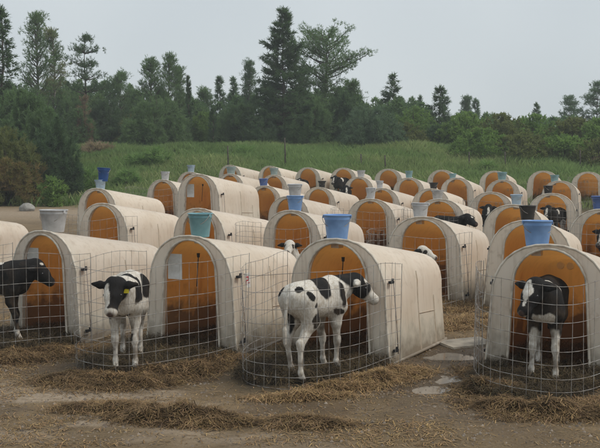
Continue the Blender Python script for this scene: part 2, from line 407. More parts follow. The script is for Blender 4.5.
def make_hutch():
    root = empty('calf_hutch', (0, 0, 0))
    v = []; f = []; mi = []
    npf = len(profile(1, 1))
    def add(sec, y): b = len(v); v.extend((x, y, z) for x, z in sec); return b
    def strip(a, b, m, flip=False):
        for i in range(npf - 1):
            q = (a + i, a + i + 1, b + i + 1, b + i); f.append(q[::-1] if flip else q); mi.append(m)
    # outer skin
    rows = []
    for t in ts:
        gro = 0 if not (.33 <= t <= .34 or .65 <= t <= .66) else 0
        rows.append(add(section(t, gro), t * HL))
    for a, b in zip(rows, rows[1:]): strip(a, b, 0)
    # rear wall slightly bowed
    last = section(1.0); cx, cz = 0, .45; prev = rows[-1]
    for s_, dy in ((.7, .03), (.35, .045)):
        r_ = add([(cx + (x - cx) * s_, cz + (z - cz) * s_ if z > .02 else 0) for x, z in last], HL + dy); strip(prev, r_, 0); prev = r_
    f.append(tuple(prev + i for i in range(npf))); mi.append(0)
    # front ring, set back slightly between outer roll and opening
    o = opening()
    r0 = rows[0]
    ra = add([(x * .975, z * .985 if z > 0.01 else 0) for x, z in section(0)], -.006); strip(ra, r0, 0)
    rb = add([(x * 1.09, z * 1.02 if z > .01 else 0) if abs(x) > .2 else (x * 1.09, z + .02) for x, z in o], .008); strip(rb, ra, 1)
    rc = add(o, -.004); strip(rc, rb, 1)
    rd = add([(x, z) for x, z in o], .045); strip(rd, rc, 1)
    # inner skin
    ri = add([(x * 1.04, z + .008 if z > .01 else 0) for x, z in o], .05); strip(ri, rd, 2)
    rj = add(section(.02, .035), .06); strip(rj, ri, 2); prev = rj
    for t in (.1, .3, .5, .7, .9, .96):
        r_ = add(section(t, .028), t * HL); strip(r_, prev, 2); prev = r_
    f.append(tuple(prev + i for i in range(npf))[::-1]); mi.append(2)
    sh = mesh_obj('shell', v, f, None, root, True, mats=[M_OUT, M_FRONT, M_IN], midx=mi)
    # pale rolled rim round the opening
    m = MB(); m.tube([(x * 1.02, -.012, z + .004) for x, z in o], .014, 6); m.build('doorway_rim', M_RIM, root, True)
    # rolled edge where the arched front meets the body
    m = MB(); m.tube([(x * .992, .0, z - .004) for x, z in section(0)], .014, 6); m.build('front_roll', M_RIM, root, True)
    # raised seams on the sides
    for sgn in (1, -1):
        for t, z1 in ((.50, .80), (.78, .74)):
            vv = []; sec = section(t); sec2 = section(t + .012)
            idx = [i for i in range(npf // 2) if sec[i][1] < z1 * HH * (RH / HH if t > .7 else 1) * .95]
            for i in idx:
                (x, z), (x2, z2) = sec[i], sec2[i]
                vv += [(sgn * (x - .004), t * HL - .012, z), (sgn * (x + .010), t * HL, z + .002), (sgn * (x2 - .004), t * HL + .012, z2)]
            ff = []
            for i in range(len(idx) - 1):
                for k in (0, 1):
                    q = (3 * i + k, 3 * i + k + 1, 3 * i + k + 4, 3 * i + k + 3); ff.append(q[::-1] if sgn > 0 else q)
            mesh_obj('side_seam', vv, ff, M_SEAM, root, True)
    for sgn in (1, -1):
        MB().tube([(sgn * (section(t)[6][0] + .002), t * HL, section(t)[6][1] + .02) for t in (.50, .57, .64, .71, .79)], .006, 4).build('side_seam', M_SEAM, root, True)
    # base flange
    m = MB()
    for sgn in (1, -1):
        m.tube([(sgn * (section(t)[0][0] + .012), t * HL, .025) for t in (.02, .3, .6, .9, .97)], .02, 6)
    m.build('base_flange', M_OUT, root, True)
    # pen rods with black clips on the side near the front
    for sgn in (1, -1):
        xa, xb = section(.1)[0][0], section(.1)[8][0]
        rod = MB().tube([(sgn * (xa + .035), .13, .12), (sgn * (xa + .012), .13, .45), (sgn * (xb + .03), .13, .92)], .006, 5).build('clip_rod', M_ROD, root, True)
        for z, x in ((.16, xa + .02), (.90, xb + .02)):
            m = MB(); m.box((sgn * x, .10, z), (.035, .075, .028)); m.box((sgn * x, .13, z + .012), (.022, .022, .05)); m.build('clip', M_BLK, rod)
    # two round vents high in the rear wall: closed discs, white painted for daylight
    for s_ in (-1, 1):
        m = MB(); yy = .955 * HL; n_ = 16; b = []
        for k in range(n_):
            a = 2 * math.pi * k / n_; m.v.append(Vector((s_ * .058 - .17 + .048 * math.cos(a), yy, .955 + .048 * math.sin(a)))); m.v.append(Vector((s_ * .058 - .17 + .04 * math.cos(a), yy - .02, .955 + .04 * math.sin(a))))
        for k in range(n_): m.f.append((2 * k, 2 * ((k + 1) % n_), 2 * ((k + 1) % n_) + 1, 2 * k + 1))
        m.f.append(tuple(2 * k + 1 for k in range(n_))); m.build('vent', M_VENT, root)
    return root
def add_hook(root):
    m = MB(); m.tube([(-.10, .25, .72), (-.08, .26, 1.08)], .006, 5); m.tube([(-.08, .26, 1.07), (-.08, .26, 1.12)], [.016, .020], 8); m.build('teat_hook', M_BLK, root)
proto_h = make_hutch()
HOBJ = {}
def hutch_parts(o, board=True):
    if board:
        m = MB(); m.box((-.265, .05, .97), (.19, .012, .30), R(8)); b = m.build('white_board', M_CARD, o); return b

HLAB = {
 'HA': 'cream calf hutch at the left of the front row behind the black calf',
 'HB': 'cream calf hutch with teal bucket on top, second from the left in the front row',
 'HC': 'cream calf hutch at the centre front with a blue bucket',
 'HR': 'cream calf hutch at the right front with a calf standing in its doorway',
 'HZ': 'calf hutch cut off by the left edge of the picture, only its rear end showing',
 'H5': 'calf hutch at far left carrying a pale bucket with a dark blue pail in it',
 'H6': 'calf hutch with yellowish doorway just in front of the one with the dark blue pail',
 'H7': 'narrow looking calf hutch with small white bucket, beside the long hutch at left',
 'H8': 'calf hutch half hidden behind the tall long one, small pale blue bucket on it',
 'H9': 'tall long calf hutch at left, white board in its doorway',
 'H10': 'calf hutch directly behind the teal bucket of the front row',
 'H11': 'calf hutch with blue bucket behind the front row, white calf head before it',
 'H12': 'leftmost calf hutch of the farthest row by the meadow',
 'H13': 'calf hutch with a small greenish bucket, just before the leftmost of the far row',
 'H14': 'second calf hutch from the left in the farthest row by the meadow',
 'H15': 'calf hutch with small green grey bucket, just before the second of the far row',
 'H16': 'calf hutch with yellow doorway and small deep blue bucket, right of the tall long hutch',
 'H17': 'calf hutch with white bucket, seen over the blue bucket in the second row',
 'H18': 'calf hutch of the farthest row with a black calf in its doorway',
 'H19': 'calf hutch of the farthest row with a white faced calf in its doorway',
 'H20': 'calf hutch with small grey bucket and a piebald calf, just before the farthest row',
 'H21': 'farthest row calf hutch with empty deep orange doorway, left of a teal bucket',
 'H22': 'calf hutch with small teal bucket on top near the middle of the far rows',
 'H23': 'calf hutch with a small black bucket on top left of the white bucket pair',
 'H24': 'low looking calf hutch with small white bucket, between two larger ones in mid field',
 'H25': 'calf hutch with tall orange doorway behind the centre front hutch, white bucket on top',
 'H26': 'calf hutch with large white bucket just behind the centre front hutch',
 'H28': 'calf hutch of the farthest row with light orange doorway, right of the small teal bucket',
 'H29': 'calf hutch with tiny teal bucket in the second last row, right of centre',
 'H30': 'calf hutch with grey bucket and a black calf at its doorway, right of centre',
 'H31': 'calf hutch with dark bucket, mostly hidden behind the grey bucket right of centre',
 'H32': 'calf hutch of the farthest row behind the pale teal bucket at right',
 'H33': 'calf hutch with pale teal bucket before the farthest row at right',
 'H34': 'calf hutch with a small spotted calf standing in front of it, right of centre',
 'H35': 'second calf hutch from the right in the farthest row',
 'H36': 'calf hutch with teal bucket behind the one with the small black bucket',
 'H37': 'calf hutch with small black bucket and a white faced calf in its doorway',
 'H38': 'rightmost calf hutch of the farthest row with a tall orange doorway',
 'H39': 'calf hutch cut by the right edge with a blue bucket on its top',
 'H40': 'calf hutch with pale blue bucket, left of the larger black bucket',
 'H41': 'calf hutch with large black bucket just behind the right front hutch',
}
for k, (x, y, th, sc) in POS.items():
    o = proto_h if k == 'HA' else copy_tree(proto_h)
    o.location = (x, y, gz(x, y) - .015); o.rotation_euler = (0, 0, -th); o.scale = (sc,) * 3
    tag(o, HLAB[k], 'calf hutch', 'plastic calf hutches standing in rows')
    HOBJ[k] = o
for k in ('HA', 'HB', 'H9'): hutch_parts(HOBJ[k])
for k in ('HB', 'HC', 'H9'): add_hook(HOBJ[k])
# paper card with red marks on the side of the second hutch
xa = section(.28)[6][0]
card = MB().box((xa + .028, .33, .80), (.004, .11, .17)).build('number_card', M_CARD, HOBJ['HB'])
card.rotation_euler = (0, R(-3), 0)
m = MB()
for (dy, dz, wy, wz) in ((-.02, .04, .045, .012), (.01, .025, .012, .05), (-.015, 0, .05, .012), (-.03, -.03, .012, .05), (.02, -.03, .04, .01)): m.box((xa + .031, .33 + dy, .80 + dz), (.004, wy, wz))
m.build('red_mark', M_RED, card)

# ------------------------------------------------------------------ buckets
BC = {'grey': ((.50, .50, .51), (.36, .36, .36)), 'teal': ((.19, .36, .40), (.13, .28, .31)), 'blue': ((.20, .36, .66), (.15, .28, .54)), 'white': ((.58, .60, .63), (.45, .46, .48)),
      'palegreen': ((.36, .46, .46), (.28, .36, .36)), 'deepblue': ((.03, .10, .32), (.02, .07, .22)), 'black': ((.018, .018, .020), (.035, .033, .032)), 'paleblue': ((.38, .50, .62), (.30, .40, .5)),
      'paleteal': ((.27, .44, .48), (.2, .35, .38)), 'navy': ((.10, .17, .42), (.07, .12, .3))}
BM = {}
def make_bucket(colr, rt, rb, h):
    key = (colr, rt, rb, h)
    if key in BM: c = copy_tree(BM[key]); return c
    o = empty('bucket', (0, 0, 0)); a, b = BC[colr]
    mm = mat('bucket_' + colr, a, .45, noise=(b, 9), bump=.1, bscale=8)
    m = MB(); m.lathe([(.001, .0), (rb * .97, 0), (rb, .008), (rb + (rt - rb) * .80, h * .80), (rb + (rt - rb) * .82 + .004, h * .81), (rb + (rt - rb) * .86 + .004, h * .85), (rt, h * .965), (rt + .010, h * .965), (rt + .012, h * .985), (rt + .007, h), (rt - .004, h), (rt - .007, h * .97), (rb - .006, .012), (.001, .012)], 28)
    body = m.build('pail', mm, o, True)
    m = MB(); n = 14; hr = rt + .016
    m.tube([(hr * math.cos(math.pi * i / n), -.02 - hr * .55 * math.sin(math.pi * i / n), h * .93 - hr * .78 * math.sin(math.pi * i / n)) for i in range(n + 1)], .0035, 5)
    m.build('handle', M_WIRE, o, True)
    for sg in (1, -1): MB().box((sg * (rt + .006), 0, h * .93), (.014, .035, .035)).build('handle_lug', mm, o)
    BM[key] = o; return o
BK = [  # hutch, u centre, colour, width px, height px, label
 ('HA', 52.5, 'grey', 28, 23, 'large pale grey bucket on the leftmost front hutch'), ('HB', 200, 'teal', 25, 24, 'teal bucket on the second hutch of the front row'),
 ('HC', 337.5, 'blue', 28, 27, 'light blue bucket on the centre front hutch'), ('HR', 540, 'blue', 30, 28, 'blue bucket on the right front hutch'),
 ('H5', 100, 'paleblue', 12, 10, 'small pale bucket at far left holding a dark blue pail'), ('H7', 165, 'white', 9.5, 9.5, 'small white bucket on the narrow hutch at left'),
 ('H8', 191, 'paleblue', 8, 8, 'tiny pale blue bucket above the tall long hutch'), ('H11', 295, 'blue', 17, 16, 'blue bucket in the second row with white bucket above it'),
 ('H13', 231, 'palegreen', 10, 8, 'tiny green grey bucket furthest left of the far rows'), ('H15', 274, 'palegreen', 9, 8, 'tiny green grey bucket, the second from the left of the far rows'),
 ('H16', 263.5, 'navy', 9.5, 9.5, 'small deep blue bucket right of the tall long hutch'), ('H17', 295, 'white', 15, 13, 'white bucket seen just above the second row blue bucket'),
 ('H20', 361, 'white', 8.5, 7, 'tiny grey white bucket near the white faced far calf'), ('H22', 409, 'paleteal', 8, 8, 'tiny teal bucket in the middle of the far rows'),
 ('H23', 322, 'black', 8, 7, 'tiny black bucket left of the white bucket pair'), ('H24', 380, 'white', 7.5, 9, 'smaller of the two white buckets beside each other in mid field'),
 ('H25', 371, 'white', 11, 12, 'larger of the two white buckets beside each other in mid field'), ('H26', 421, 'white', 18, 17, 'large white bucket right behind the centre front hutch'),
 ('H29', 453, 'paleteal', 7.5, 7, 'tiny teal bucket right of centre in the far rows'), ('H30', 438, 'grey', 12, 11, 'grey bucket above the black calf right of centre'),
 ('H31', 433.5, 'black', 8.5, 7, 'tiny black bucket right of centre just above the grey one'), ('H33', 502, 'paleteal', 10, 8.5, 'pale teal bucket before the farthest row at right'),
 ('H36', 555, 'paleteal', 9, 8, 'teal bucket just above the small black bucket at right'), ('H37', 548.5, 'black', 9.5, 9, 'small black bucket above the white faced calf at right'),
 ('H39', 601, 'navy', 18, 14, 'blue bucket cut by the right edge of the picture'), ('H40', 516.5, 'paleblue', 12, 11, 'pale blue bucket left of the larger black bucket'),
 ('H41', 528.5, 'black', 17.5, 16, 'large black bucket behind the blue bucket at right')]
for k, u, colr, wp, hp, lab in BK:
    x, y, th, sc = POS[k]; a, r = axis(th); back = .20
    c = Vector((x, y, 0)) + a * back; dep = c.y
    tx = (u - 300) / FPX * dep; off = max(-.30, min(.30, (tx - c.x) / r.x)); c += r * off
    rt = max(.10, min(.17, wp / 2 / FPX * dep - .010)); h = max(.2, min(.33, hp / FPX * dep))
    rt = round(rt / .01) * .01; h = round(h / .02) * .02
    b = make_bucket(colr, rt, rt * .76, h)
    ridge = HH + (RH - HH) * (back / HL) - .11 * (abs(off) / .3) ** 2
    b.location = (c.x, c.y, HOBJ[k].location.z + ridge * sc + .006); b.rotation_euler = (R(random.uniform(-2, 1)), 0, R(random.uniform(-40, 40)))
    tag(b, lab, 'bucket', 'buckets standing on the hutch roofs')
    if k == 'H5':
        p = make_bucket('deepblue', .13, .10, .30); p.location = (c.x + .06, c.y, b.location.z + h - .03); p.rotation_euler = (0, R(4), .3)
        tag(p, 'dark blue pail stacked inside the small pale bucket at far left', 'bucket', 'buckets standing on the hutch roofs')
    # moulded bucket seat on the ridge
    m = MB(); m.box((0, 0, -.03), (.10, .10, .07)); s_ = m.build('bucket_seat', M_RIM, HOBJ[k])
    s_.location = (off / sc, back, ridge - .005)

# ------------------------------------------------------------------ wire pens
def pen_path(apex, skew, n=60, a0=.74):
    pts = []
    for i in range(n + 1):
        t = math.pi * i / n; c, s_ = math.cos(t), math.sin(t); e = .80
        x = math.copysign(abs(c) ** e, c) * a0; o = abs(s_) ** e * apex
        pts.append((x + skew * (o / apex), -o + .10 * (1 - s_)))
    return pts
def make_pen(apex=1.5, skew=0, H_=1.12, seed=1, amax=None):
    rr = random.Random(seed); root = empty('wire_pen', (0, 0, 0)); P = pen_path(apex, skew)
    seg = [0]
    for a, b in zip(P, P[1:]): seg.append(seg[-1] + math.hypot(b[0] - a[0], b[1] - a[1]))
    T = seg[-1]
    def at(s_):
        for i in range(len(seg) - 1):
            if seg[i + 1] >= s_: q = (s_ - seg[i]) / (seg[i + 1] - seg[i] + 1e-9); return (P[i][0] + (P[i + 1][0] - P[i][0]) * q, P[i][1] + (P[i + 1][1] - P[i][1]) * q)
        return P[-1]
    ph = rr.uniform(0, 6)
    def dz(s_): return .018 * math.sin(s_ * 2.1 + ph) + .010 * math.sin(s_ * 5.3 + ph * 2)
    def dx(s_, z): return (.02 * math.sin(s_ * 3 + ph) + .012 * math.sin(s_ * 8 + 1)) * (z / H_)
    rows = [.02, .13, .25, .38, .51, .64, .78, .95, H_]
    for z in rows:
        pts = []
        for i in range(49):
            s_ = T * i / 48; x, y = at(s_); k = 1 + dx(s_, z); pts.append((x * k, y * k, z + dz(s_) * (.3 + z)))
        MB().tube(pts, .0026, 4, False).build('horizontal_wire', M_WIRE, root, True)
    nv = int(T / .135)
    for j in range(nv + 1):
        s_ = T * j / nv; x, y = at(s_); lean = rr.uniform(-.012, .012); pts = []
        for z in (-.03, .3, .6, .9, H_ + rr.uniform(0, .015)):
            k = 1 + dx(s_, z); pts.append((x * k + lean * z, y * k + lean * z * .5, z + dz(s_) * (.3 + z)))
        MB().tube(pts, .0023 if 0 < j < nv else .004, 4, False).build('vertical_wire', M_WIRE, root, True)
    return root
PEN = {'HA': (1.5, -.25), 'HB': (1.6, .0), 'HC': (1.6, .22), 'HR': (1.42, .16)}
PLAB = {'HA': 'sagging wire mesh pen round the black calf at the left edge', 'HB': 'wire mesh pen before the teal bucket hutch, piebald calf inside facing out',
        'HC': 'wire mesh pen round the spotted calf at the centre front', 'HR': 'bowed wire mesh pen before the right front hutch',
        'H11': 'wire pen of the second row hutch with the blue bucket', 'H26': 'wire pen before the wide orange doorway behind the centre hutch', 'H25': 'wire pen before the tall orange doorway in mid field',
        'H30': 'wire pen at the hutch with grey bucket and black calf', 'H39': 'wire pen at the hutch cut by the right picture edge', 'H7': 'wire pen before the narrow hutch with small white bucket',
        'H34': 'wire pen round the small spotted calf standing right of centre', 'H37': 'wire pen at the hutch with the small black bucket', 'H6': 'wire pen before the yellowish doorway at far left', 'H38': 'wire pen before the rightmost hutch of the farthest row'}
pp = None
for i, (k, lab) in enumerate(PLAB.items()):
    if k in PEN: o = make_pen(*PEN[k], seed=i)
    else:
        if pp is None: o = pp = make_pen(1.25, .05, seed=9)
        else: o = copy_tree(pp)
    x, y, th, sc = POS[k]; o.location = (x, y, gz(x, y)); o.rotation_euler = (0, 0, -th)
    tag(o, lab, 'wire pen', 'wire mesh pens before the hutches')
# ------------------------------------------------------------------ calves: one smooth skin from blended round cones
def surface_nets(f, org, st):
    """f (nx,ny,nz) signed distances -> verts, quads"""
    s = f < 0
    c = np.zeros(tuple(n - 1 for n in f.shape), int); acc = np.zeros(c.shape + (3,)); cnt = np.zeros(c.shape)
    corners = [(i, j, k) for i in (0, 1) for j in (0, 1) for k in (0, 1)]
    sl = lambda a, o: a[o[0]:a.shape[0] - 1 + o[0], o[1]:a.shape[1] - 1 + o[1], o[2]:a.shape[2] - 1 + o[2]]
    for a in corners:
        for ax in range(3):
            if a[ax] == 1: continue
            b = list(a); b[ax] = 1
            fa, fb = sl(f, a), sl(f, b); m = (fa < 0) != (fb < 0)
            t = np.where(m, fa / np.where(m, fa - fb, 1), 0)
            for d in range(3):
                acc[..., d] += np.where(m, a[d] + (t if d == ax else 0), 0)
            cnt += m
    act = cnt > 0; idx = -np.ones(c.shape, int); idx[act] = np.arange(act.sum())
    I = np.argwhere(act); V = (I + acc[act] / cnt[act][:, None]) * st + org
    F = []
    for ax in range(3):
        o1, o2 = [(1, 2), (2, 0), (0, 1)][ax]
        b = [0, 0, 0]; b[ax] = 1
        A = f[:f.shape[0] - b[0], :f.shape[1] - b[1], :f.shape[2] - b[2]]; B = f[b[0]:, b[1]:, b[2]:]
        ch = np.argwhere((A < 0) != (B < 0)); ok = (ch[:, o1] > 0) & (ch[:, o2] > 0) & (ch[:, o1] < f.shape[o1] - 1) & (ch[:, o2] < f.shape[o2] - 1)
        ch = ch[ok]; ins = A[tuple(ch.T)] < 0
        q = []
        for (p, r) in ((0, 0), (1, 0), (1, 1), (0, 1)):
            e = ch.copy(); e[:, o1] -= p; e[:, o2] -= r; q.append(idx[tuple(e.T)])
        q = np.stack(q, 1); q[~ins] = q[~ins][:, ::-1]; F.append(q)
    return V, np.concatenate(F)
def rcone(P, a, b, ra, rb, sq=None):
    """distance to a tapered capsule; sq squashes across the given axis"""
    a = np.array(a, float); b = np.array(b, float); ab = b - a
    t = np.clip(((P - a) @ ab) / max(ab @ ab, 1e-9), 0, 1)
    d = P - (a + t[..., None] * ab)
    if sq is not None: d = d * np.array(sq)
    return np.sqrt((d * d).sum(-1)) - (ra + (rb - ra) * t)
def make_calf(pose, patches, base, name='calf', step=.0125, seed=0, eartag=False, label=None):
    """pose: yaw / drop of the head, leg offsets.  Faces +X, feet at z=0, about 1 m at the hip."""
    yaw, nz_, nl = pose.get('yaw', 0), pose.get('headz', 1.0), pose.get('neck', .30)
    hp = pose.get('pitch', -.35); lat = pose.get('lat', 0)
    G = pose.get('legs', [(0, 0)] * 4)
    tail = pose.get('tail', 0)
    nb = np.array((.30, 0, .82)); poll = np.array((.30 + nl * math.cos(lat), nl * math.sin(lat), nz_))
    fw = np.array((math.cos(yaw) * math.cos(hp), math.sin(yaw) * math.cos(hp), math.sin(hp))); sd_ = np.array((-math.sin(yaw), math.cos(yaw), 0)); up = np.cross(fw, sd_)
    muz = poll + fw * pose.get('hl', .26)
    C = []   # (a, b, ra, rb, k, sq)
    A = lambda a, b, ra, rb, k=.05, sq=None: C.append((a, b, ra, rb, k, sq))
    A((-.36, 0, .80), (.26, 0, .775), .150, .158, .05, (1, 1.12, .92))           # barrel
    A((-.05, 0, .71), (.16, 0, .70), .135, .135, .08, (1, 1.1, 1))                # belly
    A((.22, 0, .74), (.33, 0, .70), .145, .11, .06, (1, 1.05, .9))                # chest
    A((-.34, 0, .90), (.24, 0, .90), .055, .060, .06)                             # back line
    for s_ in (-1, 1):
        A((-.30, s_ * .095, .89), (-.46, s_ * .055, .84), .045, .035, .05)        # hip and pin bones
        A((.20, s_ * .09, .86), (.28, s_ * .12, .66), .065, .075, .05)            # shoulder blade
    nk = pose.get('nk', 1.06); A(nb, poll - fw * .03, .140 * nk, .092 * nk, .06, None)                                  # neck
    A((.34, 0, .70), poll * .5 + nb * .5 - np.array((0, 0, .06)), .085, .06, .06)  # throat
    A(poll + fw * .005, poll + fw * .10, .100, .090, .03)                           # skull
    A(poll + fw * .08 - up * .015, muz - up * .01, .080, .056, .03)                # face
    A(muz - up * .012 - sd_ * .016, muz - up * .012 + sd_ * .016, .050, .050, .02) # muzzle
    A(poll + fw * .07 - up * .055, muz - up * .035, .04, .028, .025)               # jaw
    for s_ in (-1, 1):
        e0 = poll - fw * .012 + sd_ * s_ * .062 + up * .020; e1 = e0 + sd_ * s_ * .165 - up * pose.get('eardrop', .035) - fw * .03
        em = (e0 + e1) / 2; A(e0, em, .024, .042, .015, None); A(em, e1, .042, .016, .010, None)
        A(poll + fw * .085 + sd_ * s_ * .050 + up * .035, poll + fw * .10 + sd_ * s_ * .060 + up * .03, .024, .018, .02)  # brow
    # legs: front left, front right, hind left, hind right; each (fore/aft, side) shift of the foot
    for i, s_ in ((0, 1), (1, -1)):
        fx, fy = G[i]
        A((.24, s_ * .095, .70), (.22 + fx * .2, s_ * .105 + fy * .2, .50), .088, .058, .05)
        A((.22 + fx * .2, s_ * .105 + fy * .2, .50), (.255 + fx * .5, s_ * .10 + fy * .5, .31), .048, .033, .03)
        A((.256 + fx * .5, s_ * .10 + fy * .5, .33), (.256 + fx * .53, s_ * .10 + fy * .53, .29), .038, .036, .02)
        A((.255 + fx * .55, s_ * .10 + fy * .55, .28), (.245 + fx * .95, s_ * .10 + fy * .95, .10), .027, .024, .02)
        A((.245 + fx * .95, s_ * .10 + fy * .95, .095), (.262 + fx, s_ * .10 + fy, .05), .032, .028, .015)
        A((.265 + fx, s_ * .10 + fy, .045), (.275 + fx, s_ * .10 + fy, .022), .033, .039, .01)
    for i, s_ in ((2, 1), (3, -1)):
        fx, fy = G[i]
        A((-.34, s_ * .09, .80), (-.26 + fx * .15, s_ * .11 + fy * .2, .58), .120, .088, .06)
        A((-.26 + fx * .15, s_ * .115 + fy * .2, .58), (-.40 + fx * .5, s_ * .10 + fy * .5, .375), .072, .038, .05)
        A((-.42 + fx * .5, s_ * .10 + fy * .5, .39), (-.405 + fx * .52, s_ * .10 + fy * .52, .345), .038, .038, .02)
        A((-.405 + fx * .55, s_ * .10 + fy * .55, .34), (-.375 + fx * .95, s_ * .10 + fy * .95, .11), .028, .024, .02)
        A((-.375 + fx * .95, s_ * .10 + fy * .95, .10), (-.352 + fx, s_ * .10 + fy, .05), .032, .028, .015)
        A((-.352 + fx, s_ * .10 + fy, .045), (-.342 + fx, s_ * .10 + fy, .022), .033, .039, .01)
    A((-.46, 0, .90), (-.515, tail * .3, .78), .028, .020, .02); A((-.515, tail * .3, .78), (-.53, tail, .52), .018, .015, .015); A((-.53, tail, .52), (-.52, tail * 1.1, .38), .022, .016, .015)
    lo = np.array((-.62, -.34, -.03)); hi = np.array((max(.5, muz[0] + .1, poll[0] + .25), .34, 1.06))
    for p in (poll, muz):
        lo = np.minimum(lo, p - .25); hi = np.maximum(hi, p + .25)
    n = np.ceil((hi - lo) / step).astype(int)
    g3 = np.stack(np.meshgrid(*[lo[d] + np.arange(n[d]) * step for d in range(3)], indexing='ij'), -1)
    f = np.full(g3.shape[:3], 9.0)
    for a, b, ra, rb, k, sq in C:
        a, b = np.array(a, float), np.array(b, float); m = max(ra, rb) * 1.2 + .12
        l0 = np.clip(np.floor((np.minimum(a, b) - m - lo) / step).astype(int), 0, n); h0 = np.clip(np.ceil((np.maximum(a, b) + m - lo) / step).astype(int) + 1, 0, n)
        sl = tuple(slice(l0[d], h0[d]) for d in range(3)); d = rcone(g3[sl], a, b, ra, rb, sq); c = f[sl]
        h = np.clip(.5 + .5 * (c - d) / k, 0, 1); f[sl] = np.minimum(np.where(c > 8, d, c + (d - c) * h - k * h * (1 - h)), 9)
    V, F = surface_nets(f, lo, step)
    # coat colours: real patches of black and white hair with wavy edges
    jx = V + .05 * np.stack([fbm(V[:, 0] * 9 + seed * 7 + q, V[:, 1] * 9, V[:, 2] * 9, o=3) - .47 for q in (0, 50, 90)], 1) * 1.6
    W = np.array((.70, .67, .61)); K = np.array((.013, .012, .012)); col = np.tile(W if base == 'w' else K, (len(V), 1)).astype(float)
    for kind, c, r_ in patches:
        if c == 'face': c = poll + fw * r_[0] + up * r_[1] + sd_ * r_[2]; rr = np.array(r_[3:6] if len(r_) > 4 else (r_[3],) * 3)
        else: rr = np.array(r_ if isinstance(r_, tuple) else (r_,) * 3)
        d = np.sqrt((((jx - np.array(c)) / rr) ** 2).sum(1)); m = sst(1.06, .94, d)[:, None] if False else (1 - sst(.94, 1.06, d))[:, None]
        col = col * (1 - m) + (W if kind == 'w' else K) * m
    dm = np.linalg.norm(V - muz - fw * .035, axis=1); m = (1 - sst(.030, .045, dm))[:, None]; col = col * (1 - m) + np.array((.09, .06, .055)) * m
    hf = (1 - sst(.035, .045, V[:, 2]))[:, None]; col = col * (1 - hf) + np.array((.05, .04, .03)) * hf
    dirt = (np.clip(fbm(V[:, 0] * 14, V[:, 1] * 14, V[:, 2] * 14, o=3) - .38, 0, 1) * 3.4 * (1 - sst(.15, .95, V[:, 2])))[:, None]
    dirt = np.clip(dirt + .10 * (fbm(V[:, 0] * 5, V[:, 1] * 5, V[:, 2] * 5, o=3) > .5)[:, None], 0, .75); col = col * (1 - dirt) + np.array((.13, .09, .055)) * dirt
    root = empty(name, (0, 0, 0))
    fast_mesh('body', V, F, M_FUR, root, col, 'coat', True)
    for s_ in (-1, 1):
        e = poll + fw * .095 + sd_ * s_ * .081 + up * .022; mb = MB()
        mb.lathe([(.0005, -.016), (.010, -.0125), (.0155, -.004), (.0155, .004), (.010, .0125), (.0005, .016)], 10, e); mb.build('eye', M_EYE, root, True)
        q = muz + fw * .036 + sd_ * s_ * .020 + up * .0; MB().lathe([(.0005, -.007), (.006, -.004), (.006, .004), (.0005, .007)], 7, q).build('nostril', M_EYE, root, True)
    if eartag:
        s_ = eartag; e = poll - fw * .012 + sd_ * s_ * .12 - up * .02 + fw * .028
        mb = MB(); mb.box(e, (.012, .05, .06)); t = mb.build('ear_tag', M_TAG, root)
    return root
CALVES = {}
# spotted calf of the centre pen
CALVES['C'] = make_calf(dict(yaw=-.85, lat=-.45, headz=.87, neck=.30, pitch=-.70, legs=[(.04, 0), (-.02, 0), (.10, .02), (-.07, -.01)], tail=.02),
    [('k', (-.02, -.02, .92), (.13, .30, .16)), ('k', (.24, -.05, .78), (.07, .2, .15)), ('k', (-.30, -.18, .60), (.05, .05, .09)), ('k', (.20, -.14, .62), (.06, .07, .05)), ('k', (.46, 0, .9), (.20, .2, .20)), ('k', (-.44, .14, .88), .06), ('k', (-.36, -.17, .84), .05), ('k', (-.42, -.10, .90), .045), ('k', (-.25, -.2, .68), .045), ('k', (-.30, -.2, .75), .03),
     ('k', 'face', (.02, .0, .0, .155)), ('w', 'face', (.26, -.02, 0, .10)), ('w', 'face', (.10, .08, 0, .09, .03, .07)), ('k', (-.42, .05, .55), (.1, .06, .12))], 'w', seed=1, step=.012)
# piebald calf facing out of the second pen
CALVES['B'] = make_calf(dict(yaw=-.12, lat=-.2, headz=.90, neck=.30, pitch=-.95, legs=[(.05, .01), (0, .0), (.03, 0), (-.05, 0)], eardrop=.02),
    [('k', (.06, .16, .84), (.20, .12, .20)), ('k', (-.28, .16, .80), (.10, .10, .16)), ('k', (.24, -.15, .62), (.07, .06, .10)), ('k', (.10, .05, .98), (.12, .17, .08)), ('k', (.30, .12, .80), (.09, .08, .12)), ('k', (.30, -.13, .72), (.09, .06, .10)), ('k', (.0, .22, .78), (.22, .09, .14)), ('k', (-.3, -.2, .78), (.13, .08, .15)), ('k', (.36, -.02, .84), (.10, .15, .12)), ('k', 'face', (.10, 0, .02, .17)), ('k', 'face', (.0, .0, .0, .13, .32, .12)),
     ('w', 'face', (.13, .09, -.045, .12, .045, .12)), ('w', 'face', (.27, 0, -.05, .05)), ('k', (.26, .10, .33), .055), ('k', (.3, 0, .62), (.08, .09, .05))], 'w', seed=2, step=.012, eartag=1)
# calf in the doorway of the right hutch
CALVES['R'] = make_calf(dict(yaw=-.50, lat=-.35, headz=.93, neck=.24, pitch=-.80, legs=[(.06, .02), (.0, -.02), (.03, 0), (-.05, 0)], eardrop=.02),
    [('w', (.17, .02, .90), (.045, .28, .30)), ('w', 'face', (.07, .09, 0, .10, .05, .09)), ('w', 'face', (.16, .06, .0, .08, .02, .10)), ('w', (.25, .1, .2), (.12, .09, .32)), ('w', (.25, -.1, .2), (.12, .09, .32)), ('w', (.36, 0, .62), (.10, .10, .09)), ('w', (-.35, 0, .15), (.2, .3, .22)), ('w', 'face', (.29, -.02, 0, .05))], 'k', seed=3, step=.012)
